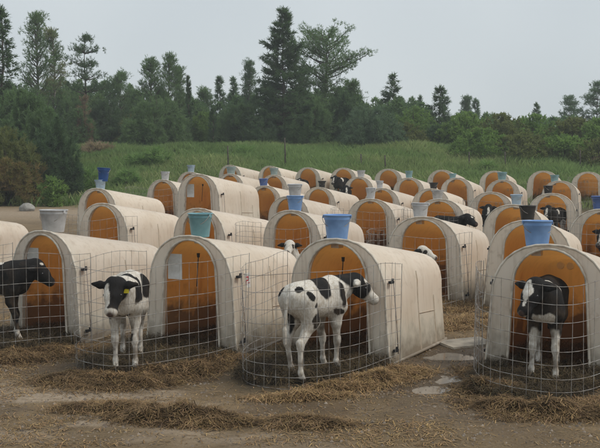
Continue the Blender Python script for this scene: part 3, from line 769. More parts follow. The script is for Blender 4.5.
# black calf at the left edge
CALVES['A'] = make_calf(dict(yaw=0, lat=.0, headz=.885, neck=.24, pitch=-.72, nk=1.3, hl=.225, legs=[(.0, 0), (.08, 0), (0, 0), (-.08, 0)]),
    [('w', (.26, .1, .06), (.12, .09, .11)), ('w', (.26, -.1, .06), (.12, .09, .10)), ('w', 'face', (.0, .07, -.03, .035)), ('w', (-.35, 0, .06), (.15, .3, .12)), ('w', (.1, 0, .55), (.12, .08, .08)), ('w', (.12, -.02, .97), (.04, .06, .04))], 'k', seed=4, step=.0135)
def place_calf(o, u, v, head, lab, y=None, grp='calves in the pens', sc=1.0):
    """u, v = picture position of the point between the feet; head = world heading angle of the nose"""
    x, yy = px(u, v, 6, 48)
    o.location = (x, yy, gz(x, yy) + .035); o.rotation_euler = (0, 0, head); o.scale = (sc,) * 3
    tag(o, lab, 'calf', grp); return o
place_calf(CALVES['C'], 316, 377, R(56), 'white calf with black patches in the centre pen, seen from behind, head turned right')
place_calf(CALVES['B'], 128, 367, R(-86), 'black and white calf with yellow ear tag looking out of the second pen')
place_calf(CALVES['R'], 545, 377, R(-108), 'black calf with white shoulder band and white legs in the right hutch doorway')
place_calf(CALVES['A'], -6, 343, R(2), 'black calf with white feet at the left edge, seen from the side', sc=.98)
SMALL = {}
SMALL['w'] = make_calf(dict(yaw=.5, headz=1.20, neck=.20, pitch=-.35), [('k', (-.2, 0, .85), (.16, .3, .16)), ('k', 'face', (.10, .03, .08, .05)), ('k', 'face', (.10, .03, -.08, .05)), ('k', 'face', (.0, .0, .17, .09)), ('k', 'face', (.0, .0, -.17, .09)), ('k', (.38, .0, .86), (.07, .2, .12))], 'w', seed=5, step=.016)
SMALL['p'] = make_calf(dict(yaw=0, headz=.95, neck=.22, pitch=-.8), [('w', 'face', (.12, .05, 0, .15, .035, .10)), ('w', 'face', (.26, 0, 0, .06)), ('w', (.3, 0, .25), (.14, .25, .30)), ('w', (.1, 0, .9), (.10, .2, .12)), ('w', (-.3, 0, .3), (.3, .3, .25))], 'k', seed=6, step=.016)
SMALL['k'] = make_calf(dict(yaw=0, headz=.95, neck=.30, pitch=-.4), [('w', 'face', (.1, .08, 0, .03)), ('w', (.25, 0, .06), (.2, .3, .1))], 'k', seed=7, step=.016)
used = set()
def far_calf(kind, hut, out, side, turn, lab, sc=1):
    x, y, th, s_ = POS[hut]; a, r = axis(th); c = Vector((x, y, 0)) - a * out + r * side
    o = SMALL[kind] if kind not in used else copy_tree(SMALL[kind]); used.add(kind)
    o.location = (c.x, c.y, gz(c.x, c.y) + .01); o.rotation_euler = (0, 0, math.atan2(-a.y, -a.x) + R(turn)); o.scale = (sc,) * 3
    tag(o, lab, 'calf', 'calves in the pens')
def head_calf(u, v, d, head, lab, sc):
    o = SMALL['w'] if 'w' not in used else copy_tree(SMALL['w']); used.add('w'); hx = .55 * sc
    x = (u - 300) / FPX * d - hx * math.cos(head); y = d - hx * math.sin(head); o.location = (x, y, gz(x, y) + .0); o.rotation_euler = (0, 0, head); o.scale = (sc,) * 3
    tag(o, lab, 'calf', 'calves in the pens')
head_calf(288, 243, 14.0, R(-125), 'white calf in the second row, its head showing over the roof beside the centre pen', .79)
head_calf(425, 243, 13.2, R(-75), 'white calf whose ear shows just over the roof of the centre front hutch', .78)
far_calf('p', 'H34', .9, .15, 10, 'small black and white calf standing outside the hutch right of centre')
far_calf('p', 'H37', .15, .1, -15, 'white faced calf in the doorway under the small black bucket', .98)
far_calf('p', 'H39', .35, .25, -20, 'piebald calf behind the wire at the right picture edge')
far_calf('p', 'H19', .3, .05, 0, 'tiny piebald calf in a doorway of the farthest row')
far_calf('p', 'H20', .5, -.25, 30, 'tiny piebald calf just before the farthest row, by the white bucket')
far_calf('k', 'H30', .4, .35, 60, 'black calf under the grey bucket right of centre')
far_calf('k', 'H18', .4, .0, 20, 'tiny black calf in the leftmost doorway of the middle far row', .9)

# ------------------------------------------------------------------ vegetation
def leaf_mat(name, c1, c2, sc=1.2):
    m = mat(name, c1, .75, noise=(c2, sc), attr='tint', trans=((c2[0] * 1.3, c2[1] * 1.5, c2[2] * 1.1), .42), spec=.2)
    return m
M_PINE = leaf_mat('pine_needles', (0.092, 0.136, 0.073), (0.157, 0.223, 0.104))
M_DARK = leaf_mat('dark_conifer_needles', (0.054, 0.086, 0.050), (0.096, 0.144, 0.074))
M_BLUE = leaf_mat('blue_green_needles', (0.084, 0.126, 0.084), (0.144, 0.198, 0.126))
M_OLIVE = leaf_mat('olive_foliage', (0.101, 0.114, 0.041), (0.172, 0.181, 0.070))
M_LEAF = leaf_mat('broad_foliage', (0.101, 0.162, 0.050), (0.193, 0.274, 0.082))
M_LIME = leaf_mat('fresh_weeds', (0.135, 0.215, 0.075), (0.210, 0.300, 0.110))
M_BROWN = leaf_mat('dead_branch_tips', (0.186, 0.119, 0.084), (0.288, 0.194, 0.143))
M_GRASS = leaf_mat('meadow_grass', (0.125, 0.190, 0.070), (0.230, 0.300, 0.125), .35)
M_DRY = leaf_mat('dry_brush', (0.203, 0.143, 0.101), (0.338, 0.254, 0.186))
M_WOODY = mat('tree_bark', (.060, .050, .040), .95, noise=((.12, .10, .08), 5), bump=.5, bscale=10)
M_PBARK = mat('pale_bark', (.12, .11, .095), .95, noise=((.2, .18, .155), 5), bump=.5, bscale=10)
def unit(v): return v / (np.linalg.norm(v, axis=-1, keepdims=True) + 1e-9)
def spray(P, D, ln, wd, per, spread, rs):
    """clusters of thin pointed leaves: at every point P, `per` triangles leaning round direction D"""
    n = len(P); P = np.repeat(P, per, 0); D = np.repeat(D, per, 0)
    d = unit(D + rs.normal(0, spread, (n * per, 3))); s = unit(np.cross(d, rs.normal(0, 1, (n * per, 3))))
    l_ = (ln * rs.uniform(.55, 1.25, n * per))[:, None]; w_ = (wd * rs.uniform(.6, 1.3, n * per))[:, None]
    V = np.stack([P - s * w_ * .5, P + s * w_ * .5, P + d * l_ + s * w_ * .2, P + d * l_ - s * w_ * .2], 1).reshape(-1, 3)
    F = np.arange(len(V)).reshape(-1, 4)
    t = np.repeat(np.repeat(rs.uniform(.72, 1.28, n), per) * rs.uniform(.85, 1.15, n * per), 4)
    return V, F, np.stack([t * rs.uniform(.96, 1.04), t, t], 1)
def limb_mesh(segs, r_of, n=4):
    m = MB()
    for pts, r in segs: m.tube(pts, r, n, False)
    return m
def tree(name, x, y, h, wid, style, m, lab, cat='tree', group=None, seed=0, bark=None, base=None, dens=1.0, lean=0, z0=0, mix=None):
    rs = np.random.default_rng(1000 + seed); rr = random.Random(seed)
    root = empty(name, (x, y, gz(x, y) - .05 + z0)); bark = bark or M_WOODY
    P = []; D = []; segs = []
    tr = max(.05, h * .016)
    top = np.array((lean * h, 0, h))
    npt = 9; wob = [np.array((rr.uniform(-1, 1), rr.uniform(-1, 1), 0)) * h * .008 for _ in range(npt)]
    tpts = [top * (i / (npt - 1)) ** 1 + (wob[i] if 0 < i < npt - 1 else 0) for i in range(npt)]
    tp = lambda f: np.array([np.interp(f * (npt - 1), range(npt), [p[d] for p in tpts]) for d in range(3)])
    segs.append(([tuple(p) for p in tpts], [tr * (1 - .93 * i / (npt - 1)) for i in range(npt)]))
    ln, wd, per, spr = .16, .022, 7, .55
    if style in ('fir', 'spruce', 'cypress', 'young'):
        nb = int({'fir': 17, 'spruce': 15, 'cypress': 22, 'young': 16}[style] * h * dens ** .5); b0 = {'fir': .10, 'spruce': .08, 'cypress': .08, 'young': .05}[style] if base is None else base
        for i in range(nb):
            f = b0 + (1 - b0) * (i + rr.random()) / nb; f = min(f, .985)
            env = {'fir': (1 - f) ** .9 * 1.1, 'spruce': (1 - f) ** .9, 'cypress': (1 - f) ** .45 * min(1, f * 6), 'young': (1 - f) ** .7}[style]
            L_ = wid * env * rr.uniform(.62, 1.18) + .10 * wid * (style != 'cypress') * rr.random()
            if rr.random() < .10: L_ *= 1.25
            a = rr.uniform(0, 2 * math.pi); up = {'fir': .35 - .4 * (1 - f), 'spruce': .25 - .45 * (1 - f), 'cypress': 1.6, 'young': .7}[style]
            d = np.array((math.cos(a), math.sin(a), up)); d /= np.linalg.norm(d) ** (1 if style == 'cypress' else .3)
            p0 = tp(f); ns = max(2, int(L_ / .16 * dens)); pr = None; pts = [p0]
            for j in range(1, ns + 1):
                q = j / ns; p = p0 + d * L_ * q + np.array((0, 0, (.16 if style in ('fir', 'spruce') else 0) * L_ * (q * q - q * .6)))
                pts.append(p)
                if q > .22 or L_ < .5:
                    k = 3 if q < .95 else 2
                    side = np.cross(d, (0, 0, 1)); wv = L_ * .26 * (1.1 - q * .8)
                    for _ in range(k):
                        o = side * rr.uniform(-1, 1) * wv + np.array((0, 0, rr.uniform(-.10, .04) * (1 + L_ * .3)))
                        P.append(p + o); D.append(unit(d * .9 + side * np.sign(o @ side) * .55 + np.array((0, 0, .05))))
            segs.append(([tuple(q_) for q_ in (pts[0], pts[len(pts) // 2], pts[-1])], [tr * .28 * (1 - f) + .008, tr * .14 * (1 - f) + .006, .004]))
        for k in range(6): P.append(tp(.95 + .01 * k)); D.append(np.array((rr.uniform(-.3, .3), rr.uniform(-.3, .3), 1.)))
        ln, wd, per, spr = (.24, .036, 9, .5) if style != 'cypress' else (.16, .03, 8, .35)
    elif style in ('pine', 'tiered', 'open', 'umbrella'):
        b0 = {'pine': .25, 'tiered': .30, 'open': .30, 'umbrella': .48}[style] if base is None else base
        nb = int({'pine': 30, 'tiered': 22, 'open': 26, 'umbrella': 24}[style] * dens)
        for i in range(nb):
            f = b0 + (1 - b0) * (i + rr.random() * .8) / nb; f = min(f, .97)
            if style == 'tiered': f = b0 + (1 - b0) * (round((f - b0) / (1 - b0) * 6) / 6) * .97 + rr.uniform(-.012, .012)
            env = {'pine': math.sin(math.pi * min(1, (1 - f) * 1.1 + .12)) ** .6 * (1 - f * .45), 'tiered': (1 - f) ** .55, 'open': (1 - f) ** .5, 'umbrella': .35 + .65 * math.sin(math.pi * (f - b0) / (1 - b0)) }[style]
            L_ = wid * env * rr.uniform(.5, 1.15); a = rr.uniform(0, 2 * math.pi)
            upv = {'pine': .55, 'tiered': .12, 'open': .75, 'umbrella': .30}[style] + rr.uniform(-.15, .2)
            d = unit(np.array((math.cos(a), math.sin(a), upv))); p0 = tp(f); pts = [p0]; ns = max(3, int(L_ / .3))
            for j in range(1, ns + 1):
                q = j / ns; pts.append(p0 + d * L_ * q + np.array((rr.uniform(-.05, .05), rr.uniform(-.05, .05), .22 * L_ * q * q)))
            segs.append(([tuple(q_) for q_ in pts], [tr * .35 * (1 - .8 * j / ns) + .006 for j in range(len(pts))]))
            for j in range(1, len(pts)):
                q = j / ns
                if q < .35 and L_ > .6: continue
                for _ in range(int((3 + 3 * q) * (1.5 if style != 'open' else 1.0))):
                    o = rs.normal(0, 1, 3) * np.array((.16, .16, .09)) * (.7 + .35 * wid / 2)
                    c = pts[j] + o
                    for __ in range(3):
                        P.append(c + rs.normal(0, .06, 3)); D.append(unit(np.array((o[0] * 2, o[1] * 2, .55)) + d * .3))
        for k in range(10): P.append(tp(.9 + .01 * k)); D.append(np.array((rr.uniform(-.4, .4), rr.uniform(-.4, .4), 1.)))
        ln, wd, per, spr = .15, .020, 6, .5
    else:                                                            # shrub / bush / broad crown
        soft = style in ('bush', 'weeds'); nl = max(6, int((11 if soft else 13) * dens * (wid ** .8)))
        for i in range(nl):
            a = rr.uniform(0, 2 * math.pi); q = rr.random() ** .55; r0 = wid * q * .82; hk = h * rr.uniform(.55, 1.0) * (1 - .55 * q ** 2.2)
            if i == 0: hk = h; r0 = 0
            R_ = rr.uniform(.24, .42) * wid * (.9 if soft else .75); c = np.array((r0 * math.cos(a), r0 * math.sin(a), 0)); ld = np.array((math.cos(a), math.sin(a))) * rr.uniform(0, .18) * hk * q
            cnt = int((70 if soft else 80) * dens * max(.6, R_ * hk * 2.2)); t = rs.uniform(.03, 1, cnt) ** .85; th_ = rs.uniform(0, 6.283, cnt)
            pr = R_ * (np.clip(1 - t ** (3.2 if soft else 1.9), 0, 1)) ** .6 * rs.uniform(.35, 1.05, cnt) ** .5 * (.75 + .6 * vnoise(th_ * 1.3 + i * 7, t * hk * 2.2 + seed))
            p = np.stack([c[0] + ld[0] * t + pr * np.cos(th_), c[1] + ld[1] * t + pr * np.sin(th_), t * hk], 1)
            keep = vnoise(p[:, 0] * 2.4 + seed, p[:, 1] * 2.4, p[:, 2] * 2.6) > (.30 if soft else .36)
            p = p[keep]; th_ = th_[keep]; P.extend(list(p)); D.extend(list(unit(np.stack([np.cos(th_), np.sin(th_), .55 + 0 * th_], 1))))
            segs.append(([(0, 0, .0), (c[0] * .7, c[1] * .7, hk * .4), (c[0] + ld[0], c[1] + ld[1], hk * .93)], [tr * .5, tr * .3, tr * .08]))
        # shoots sticking out of the outline
        for i in range(int(26 * dens * wid)):
            a = rr.uniform(0, 2 * math.pi); q = rr.random() ** .5; b = np.array((wid * q * .8 * math.cos(a), wid * q * .8 * math.sin(a), h * (.9 - .5 * q * q)))
            e = b + np.array((math.cos(a) * .15, math.sin(a) * .15, rr.uniform(.15, .42) * (h * .25 + .25)))
            for j in range(5): P.append(b + (e - b) * j / 5); D.append(unit(e - b + rs.normal(0, .1, 3)))
        ln, wd, per, spr = .14, .050, 5, .75
        if style == 'weeds': ln, wd, per, spr = .26, .035, 4, .45
        if style == 'needle': ln, wd, per, spr = .18, .024, 8, .5
    P = np.array(P); D = unit(np.array(D))
    V, F, T = spray(P, D, ln, wd, per, spr, rs)
    if mix is not None:
        sel = vnoise(V[:, 0] * .9 + 3, V[:, 1] * .9, V[:, 2] * .9 + seed) > .60; k = np.repeat(sel.reshape(-1, 4)[:, 0], 4)
        T[k] *= np.array(mix)
    cr = fast_mesh('crown', V, F, m, root, T)
    limb_mesh(segs, None).build('trunk' if style not in ('bush', 'weeds', 'needle') else 'stems', bark, root, True)
    tag(root, lab, cat, group)
    return root
def plant(name, u, d, vtop, wpx, style, m, lab, seed, **k):
    """u: picture column, d: distance, vtop: picture row of the tip, wpx: crown half width in picture pixels"""
    x = (u - 300) / FPX * (d + .3); zt = CAM_H + d * (160 - vtop) / FPX; z0 = gz(x, d)
    return tree(name, x, d, zt - z0, wpx * d / FPX, style, m, lab, seed=seed, **k)
BROWNISH = (1.9, 1.15, 1.3); REDD = (3.2, .9, .9)
# tall trees
plant('conifer_tree', 6, 46, 9, 24, 'fir', M_DARK, 'tall dark conifer cut by the left edge, its tip leaning', 1, lean=.01, dens=1.1)
plant('pine_tree', 41, 55, 15, 26, 'open', M_PINE, 'sparse tall pine with see-through crown, second from the left', 2, dens=2.6, base=.25, bark=M_PBARK)
plant('pine_tree', 57, 54, 31, 22, 'open', M_PINE, 'thin pine with brownish branch tips beside the sparse tall pine', 3, dens=1.7, base=.2, mix=BROWNISH, bark=M_PBARK)
plant('pine_tree', 88, 58, 37, 34, 'tiered', M_DARK, 'dark pine with flat tiers of branches against the sky at left', 4, dens=1.9, base=.25)
plant('pine_tree', 122, 62, 75, 20, 'pine', M_PINE, 'low rounded pine right of the tiered dark pine', 5, dens=1.5)
plant('pine_tree', 153, 58, 60, 21, 'open', M_PINE, 'leftmost of three upright pine tops left of the thin cypress', 6, dens=2.2, base=.15)
plant('pine_tree', 171, 59, 57, 22, 'open', M_PINE, 'middle of three upright pine tops left of the thin cypress', 7, dens=2.2, base=.15)
plant('pine_tree', 181, 60, 68, 10, 'open', M_PINE, 'short right one of three upright pine tops beside the thin cypress', 8, dens=1.6, base=.15)
plant('cypress_tree', 190, 56, 77, 5, 'cypress', M_DARK, 'thin dark brownish cypress rising left of the gap in the trees', 9, mix=BROWNISH)
plant('cypress_tree', 214, 52, 107, 9, 'cypress', M_DARK, 'low dark cypress standing at the meadow edge', 10)
plant('pine_tree', 205, 64, 91, 14, 'pine', M_PINE, 'small rounded pine between the two cypresses', 11, dens=1.3)
plant('young_pine_tree', 221, 62, 78, 8, 'young', M_BLUE, 'small pointed pine, the left one of two left of the pale pine', 12)
plant('young_pine_tree', 234, 63, 79, 8, 'young', M_BLUE, 'small pointed pine next to the pale thin pine', 13)
plant('pine_tree', 250, 61, 62, 11, 'open', M_BLUE, 'pale thin open pine just left of the tallest conifer', 14, dens=1.7, base=.25, bark=M_PBARK)
plant('fir_tree', 283, 55, 10, 37, 'fir', M_DARK, 'tallest dark conifer in the middle with a pointed tip', 15, dens=1.6, bark=M_WOODY, base=.06)
plant('pine_tree', 326, 58, 36, 40, 'umbrella', M_PINE, 'tall open pine with bare trunk and spreading branches right of the tallest conifer', 16, dens=2.6, base=.45)
plant('pine_tree', 300, 60, 72, 22, 'pine', M_PINE, 'mid height pine between the tallest conifer and the open pine', 17, dens=1.5)
plant('pine_tree', 350, 60, 84, 22, 'open', M_PINE, 'low feathery pine under the long branch of the open pine', 18, dens=2.2)
plant('fir_tree', 393, 62, 75, 26, 'spruce', M_DARK, 'dark broad conifer right of the open pine, tip above its neighbours', 19, dens=1.1)
plant('fir_tree', 438, 58, 88, 21, 'fir', M_DARK, 'neat cone shaped dark fir right of centre', 20, dens=1.2)
plant('young_fir_tree', 419, 70, 97, 5, 'young', M_BLUE, 'tiny faint conifer tip left of the cone shaped fir', 21)
plant('young_fir_tree', 465, 72, 97, 7, 'open', M_BLUE, 'thin faint pine tip right of the cone shaped fir', 22, dens=1.5)
plant('young_fir_tree', 474, 71, 100, 9, 'spruce', M_BLUE, 'small faint conifer next to the thin faint pine tip', 23)
plant('young_fir_tree', 534, 75, 104, 7, 'spruce', M_DARK, 'tiny dark conifer peeping over the scrub at right', 24)
plant('fir_tree', 567, 72, 98, 16, 'tiered', M_BLUE, 'hazy tiered conifer over the scrub at right', 25, dens=1.4)
plant('fir_tree', 594, 66, 84, 24, 'tiered', M_BLUE, 'hazy conifer with flat branches at the right edge', 26, dens=1.7)
# big shrubs at the left edge, close
plant('evergreen_shrub', 8, 36.5, 128, 46, 'needle', M_OLIVE, 'large olive brown shrub at the left edge behind the dirt track', 30, dens=2.2, mix=BROWNISH, cat='shrub')
plant('evergreen_shrub', 57, 38, 117, 30, 'needle', M_DARK, 'dark evergreen shrub right of the olive brown one at left', 31, dens=2.4, cat='shrub')
plant('evergreen_shrub', 26, 42, 84, 44, 'needle', M_PINE, 'tall dark green shrub mass behind the olive brown shrub', 32, dens=2.4, cat='shrub')
plant('low_shrub', 54, 35.3, 176, 16, 'bush', M_LEAF, 'low green bush at the foot of the dark evergreen shrub', 33, dens=1.6, cat='shrub')
# middle storey, one by one
mid = [(70, 52, 90, 34, 'needle', M_PINE, 'dark shrub under the tiered pine'), (87, 51, 93, 6, 'needle', M_BROWN, 'small rust red dead shrub under the tiered pine'),
 (112, 54, 98, 34, 'needle', M_DARK, 'dark rounded shrub left of the drooping pale one'), (158, 50, 95, 40, 'needle', M_PINE, 'wide shrub under the three upright pine tops'),
 (145, 53, 110, 30, 'needle', M_OLIVE, 'olive shrub at the foot of the wide shrub'), (205, 56, 112, 26, 'bush', M_LEAF, 'green bush behind the low dark cypress'),
 (240, 54, 104, 34, 'needle', M_PINE, 'shrub left of the foot of the tallest conifer'), (262, 51, 120, 24, 'needle', M_DARK, 'dark shrub against the foot of the tallest conifer'),
 (315, 52, 96, 34, 'needle', M_PINE, 'shrub right of the foot of the tallest conifer'), (345, 53, 92, 36, 'needle', M_DARK, 'dark shrub below the open pine'),
 (370, 49, 104, 36, 'needle', M_BLUE, 'blue green rounded conifer shrub right of centre'), (412, 54, 106, 30, 'bush', M_LEAF, 'green bush left of the cone shaped fir'),
 (405, 50, 122, 24, 'bush', M_OLIVE, 'olive bush in front of the green one left of the fir'), (465, 56, 112, 34, 'bush', M_LEAF, 'leafy scrub right of the cone shaped fir'),
 (500, 54, 113, 32, 'bush', M_OLIVE, 'yellowish scrub bush at right, brightest of the row'), (530, 56, 114, 36, 'bush', M_LEAF, 'leafy scrub under the tiny dark conifer'),
 (570, 55, 117, 34, 'bush', M_OLIVE, 'olive scrub under the hazy tiered conifer'), (600, 53, 118, 34, 'bush', M_LEAF, 'leafy scrub at the right edge'),
 (480, 50, 128, 34, 'bush', M_LEAF, 'low scrub at the meadow edge right of the fir'), (520, 49, 132, 34, 'bush', M_OLIVE, 'low olive scrub at the meadow edge at right'),
 (560, 49, 134, 36, 'bush', M_LEAF, 'low green scrub at the meadow edge near the right'), (596, 47, 137, 30, 'bush', M_OLIVE, 'low olive scrub at the meadow edge in the right corner'),
 (440, 51, 124, 22, 'needle', M_DARK, 'dark shrub skirt round the cone shaped fir')]
for i, (u, d, v, wd_, st, m, lab) in enumerate(mid):
    d = 50.5 + (d - 47) * .75 - (4.6 if u > 455 else 0)
    plant('shrub', u, d, v, wd_, st, m, lab, 50 + i, cat='shrub', dens=1.5)
# second line far behind closes the gaps: a wood that reads as one mass
rs = np.random.default_rng(5); Pm = []; Dm = []
for i in range(260):
    x = rs.uniform(-36, 34); y = rs.uniform(57, 70); u = 300 + x * FPX / y
    vt = np.interp(u, [0, 60, 120, 200, 260, 330, 400, 450, 520, 600], [80, 78, 82, 95, 93, 85, 94, 113, 115, 116]) + rs.uniform(0, 16)
    zt = CAM_H + y * (160 - vt) / FPX; zb = gz(x, y); c = np.array((x, y, zb)); hh = max(1, zt - zb)
    cnt = int(150 + hh * 60); q = rs.uniform(0, 1, cnt); a = rs.uniform(0, 6.28, cnt); rad = (1 - q ** 2.2) * rs.uniform(.5, 1, cnt) ** .5 * rs.uniform(.8, 1.7)
    p = np.stack([x + rad * np.cos(a), y + rad * np.sin(a), zb + q * hh], 1); Pm.append(p); Dm.append(unit(np.stack([np.cos(a), np.sin(a), .6 + 0 * a], 1)))
Vv, Ff, Tt = spray(np.concatenate(Pm), np.concatenate(Dm), .24, .06, 5, .6, rs)
n_ = vnoise(Vv[:, 0] * .25, Vv[:, 1] * .25, Vv[:, 2] * .5)[:, None]; Tt = Tt * (1 + (n_ - .5) * np.array((.9, .5, .3)))
tag(fast_mesh('woodland', Vv, Ff, M_PINE, col=Tt), 'dense mixed scrub woodland filling the background behind the meadow', 'woodland', kind='stuff')
# meadow grass and tall weeds
def grass_patch(name, n, region, hgt, wdt, m, lab, cat, seed, bend=.35, dens=None):
    rs = np.random.default_rng(seed); x0, x1, y0, y1 = region
    x = rs.uniform(x0, x1, n); y = rs.uniform(y0, y1, n)
    k = dens(x, y) > rs.uniform(0, 1, n); x, y = x[k], y[k]; z = ground_z(x, y)
    hn = hgt * (.45 + 1.1 * fbm(x * .5, y * .5, o=3)) * rs.uniform(.6, 1.3, len(x)); a = rs.uniform(0, 6.28, len(x)); b = rs.normal(0, bend, (len(x), 2)) * hn[:, None]
    w_ = wdt * rs.uniform(.6, 1.4, len(x)); ca, sa = np.cos(a) * w_, np.sin(a) * w_
    V = np.stack([np.stack([x - ca, y - sa, z - .03], 1), np.stack([x + ca, y + sa, z - .03], 1), np.stack([x + b[:, 0] * .4 + ca * .6, y + b[:, 1] * .4 + sa * .6, z + hn * .6], 1), np.stack([x + b[:, 0], y + b[:, 1], z + hn], 1)], 1)
    t = rs.uniform(.75, 1.25, len(x)) * (.75 + .55 * fbm(x * .3 + 9, y * .3, o=3)); dr = sst(.42, .58, fbm(x * .22, y * .5 + 40, o=3)); tt = np.stack([t * (1 + .55 * dr), t * (1 + .22 * dr), t * (.95 + .4 * dr)], 1)
    return tag(fast_mesh(name, V.reshape(-1, 3), np.arange(len(x) * 4).reshape(-1, 4), m, col=np.repeat(tt, 4, 0)), lab, cat, kind='stuff')
gd = lambda x, y: np.clip(sst(34.8, 38, y + 3.0 * (fbm(x * .35, y * .35, o=3) - .45)) * (1 - np.exp(-((y - 31.5) / 2.6) ** 2) * sst(4, 8, -x)), 0, 1)
grass_patch('meadow_grass', 250000, (-26, 26, 34, 55), .36, .015, M_GRASS, 'green meadow grass between the hutches and the trees', 'grass', 3, dens=gd)
grass_patch('verge_grass', 20000, (-14, 14, 22, 36), .16, .006, M_GRASS, 'thin grass tufts growing between the back rows of hutches', 'grass', 4, dens=lambda x, y: .9 * (fbm(x * .9, y * .9, o=3) > .52) * sst(24, 34, y) * sst(-6, -3, x))
weeds = [(118, 46, 160, 11, 'low pale green weed clump at the left end of the meadow'), (140, 45, 154, 16, 'tall bright weed clump behind the white bucket at left'), (158, 45, 147, 14, 'tallest bright weed clump behind the tall long hutch'),
 (130, 41, 170, 12, 'bright weed clump between the dark blue pail and the white bucket'), (178, 47, 157, 11, 'weed clump right of the tallest bright one'), (90, 39, 168, 14, 'weed clump just behind the dark blue pail'),
 (245, 49, 147, 13, 'weed clump at the meadow edge left of the tallest conifer'), (345, 47, 156, 9, 'low weed clump in the middle of the meadow'), (485, 44, 162, 9, 'low dark weed clump at right behind the far hutches')]
for i, (u, d, v, wd_, lab) in enumerate(weeds): plant('weed_clump', u, d, v, wd_, 'weeds', M_LIME, lab, 80 + i, cat='weeds', dens=1.3)
plant('dry_brush', 100, 49, 143, 17, 'weeds', M_DRY, 'brownish pile of dry brush behind the weeds at left', 95, cat='brush', dens=1.3)
plant('dry_brush', 596, 46, 156, 13, 'weeds', M_DRY, 'reddish brown dry weeds at the right edge of the meadow', 96, cat='brush', dens=1.2)
# thin fence posts in the meadow
for u, v0, v1, lab in ((228, 172, 146, 'thin dark post standing in the meadow left of the tallest conifer'), (285, 168, 138, 'thin post in front of the tallest conifer'), (361, 168, 154, 'short post with pale flowers beside it in mid meadow'),
                       (385, 171, 155, 'thin dark post in the meadow right of centre'), (469, 170, 152, 'thin post at the meadow edge, third from the right'), (505, 168, 152, 'thin post at the meadow edge, second from the right'), (580, 170, 150, 'thin post at the meadow edge nearest the right')):
    x, y = px(u, v0, 30, 60); hh = (v0 - v1) / FPX * y + .1
    r_ = empty('fence_post', (x, y, gz(x, y) - .1)); MB().tube([(0, 0, 0), (.01, 0, hh * .5), (-.01, 0, hh)], [.035, .032, .028], 6).build('stake', M_WOOD, r_, True)
    m = MB(); m.tube([(-.02, -.034, hh * .86), (.02, -.038, hh * .86)], .006, 4); m.tube([(-.02, -.034, hh * .5), (.02, -.038, hh * .5)], .006, 4); m.build('wire_staple', M_WIRE, r_)
    tag(r_, lab, 'post', 'thin posts in the meadow')
# grey rock at the track
x, y = px(27, 211, 20, 45); bm = bmesh.new(); bmesh.ops.create_icosphere(bm, subdivisions=3, radius=1)
for v_ in bm.verts:
    c = v_.co; k = 1 + .35 * (float(fbm(np.array([c.x * 1.3 + 5]), np.array([c.y * 1.3]), np.array([c.z * 1.3]), o=3)[0]) - .45) ; v_.co = Vector((c.x * .26 * k, c.y * .22 * k, max(-.1, c.z * .19 * k)))
me = bpy.data.meshes.new('rock'); bm.to_mesh(me); bm.free(); me.materials.append(M_STONE); o = bpy.data.objects.new('rock', me); COL.objects.link(o); o.location = (x, y, gz(x, y) + .08); tag(o, 'grey rock beside the dirt track at the far left', 'rock')


# ------------------------------------------------------------------ straw, muck, puddles
def straw_mat(name, c1, c2): return mat(name, c1, .8, noise=(c2, 6), attr='tint', spec=.2)
M_STRAW = straw_mat('straw', (.19, .12, .058), (.35, .235, .12)); M_OLD = straw_mat('old_straw', (.105, .066, .032), (.25, .165, .085)); M_MUCK = straw_mat('mucky_straw', (.040, .030, .018), (.10, .072, .038))
def straws(name, pts, hgt, m, lab, seed, ln=.17, wd=.0022, jump=.42, cat='straw'):
    """pts (n,2) positions; hgt(x,y) height of the heap over the ground"""
    rs = np.random.default_rng(seed); x, y = pts[:, 0], pts[:, 1]; n = len(x)
    z = ground_z(x, y) + hgt(x, y) * rs.uniform(.25, 1.05, n) + .004
    z += .05 * near_hutch_mask(x, y) * (fbm(x * 6, y * 6, o=3) - .4) + .02 * near_hutch_mask(x, y)
    a = rs.uniform(0, 6.28, n); el = rs.normal(0, jump, n) * .55; l_ = ln * rs.uniform(.35, 1.3, n)
    d = np.stack([np.cos(a) * np.cos(el), np.sin(a) * np.cos(el), np.sin(el)], 1) * l_[:, None]; s_ = np.stack([-np.sin(a), np.cos(a), 0 * a], 1) * (wd * rs.uniform(.6, 1.6, n))[:, None]
    c = np.stack([x, y, z], 1); bend = np.stack([rs.normal(0, .12, n) * l_, rs.normal(0, .12, n) * l_, rs.uniform(0, .18, n) * l_], 1); up = np.array((0, 0, .003))
    V = np.stack([c - d / 2 - s_, c - d / 2 + s_, c + bend - s_ + up, c + bend + s_ + up, c + d / 2 - s_, c + d / 2 + s_], 1).reshape(-1, 3)
    b = np.arange(n)[:, None] * 6; F = np.concatenate([b + [0, 1, 3, 2], b + [2, 3, 5, 4]])
    t = rs.uniform(.6, 1.45, n); T = np.repeat(np.stack([t, t * rs.uniform(.92, 1.05, n), t * rs.uniform(.8, 1.05, n)], 1), 6, 0)
    return tag(fast_mesh(name, V, F, m, col=T), lab, cat, kind='stuff')
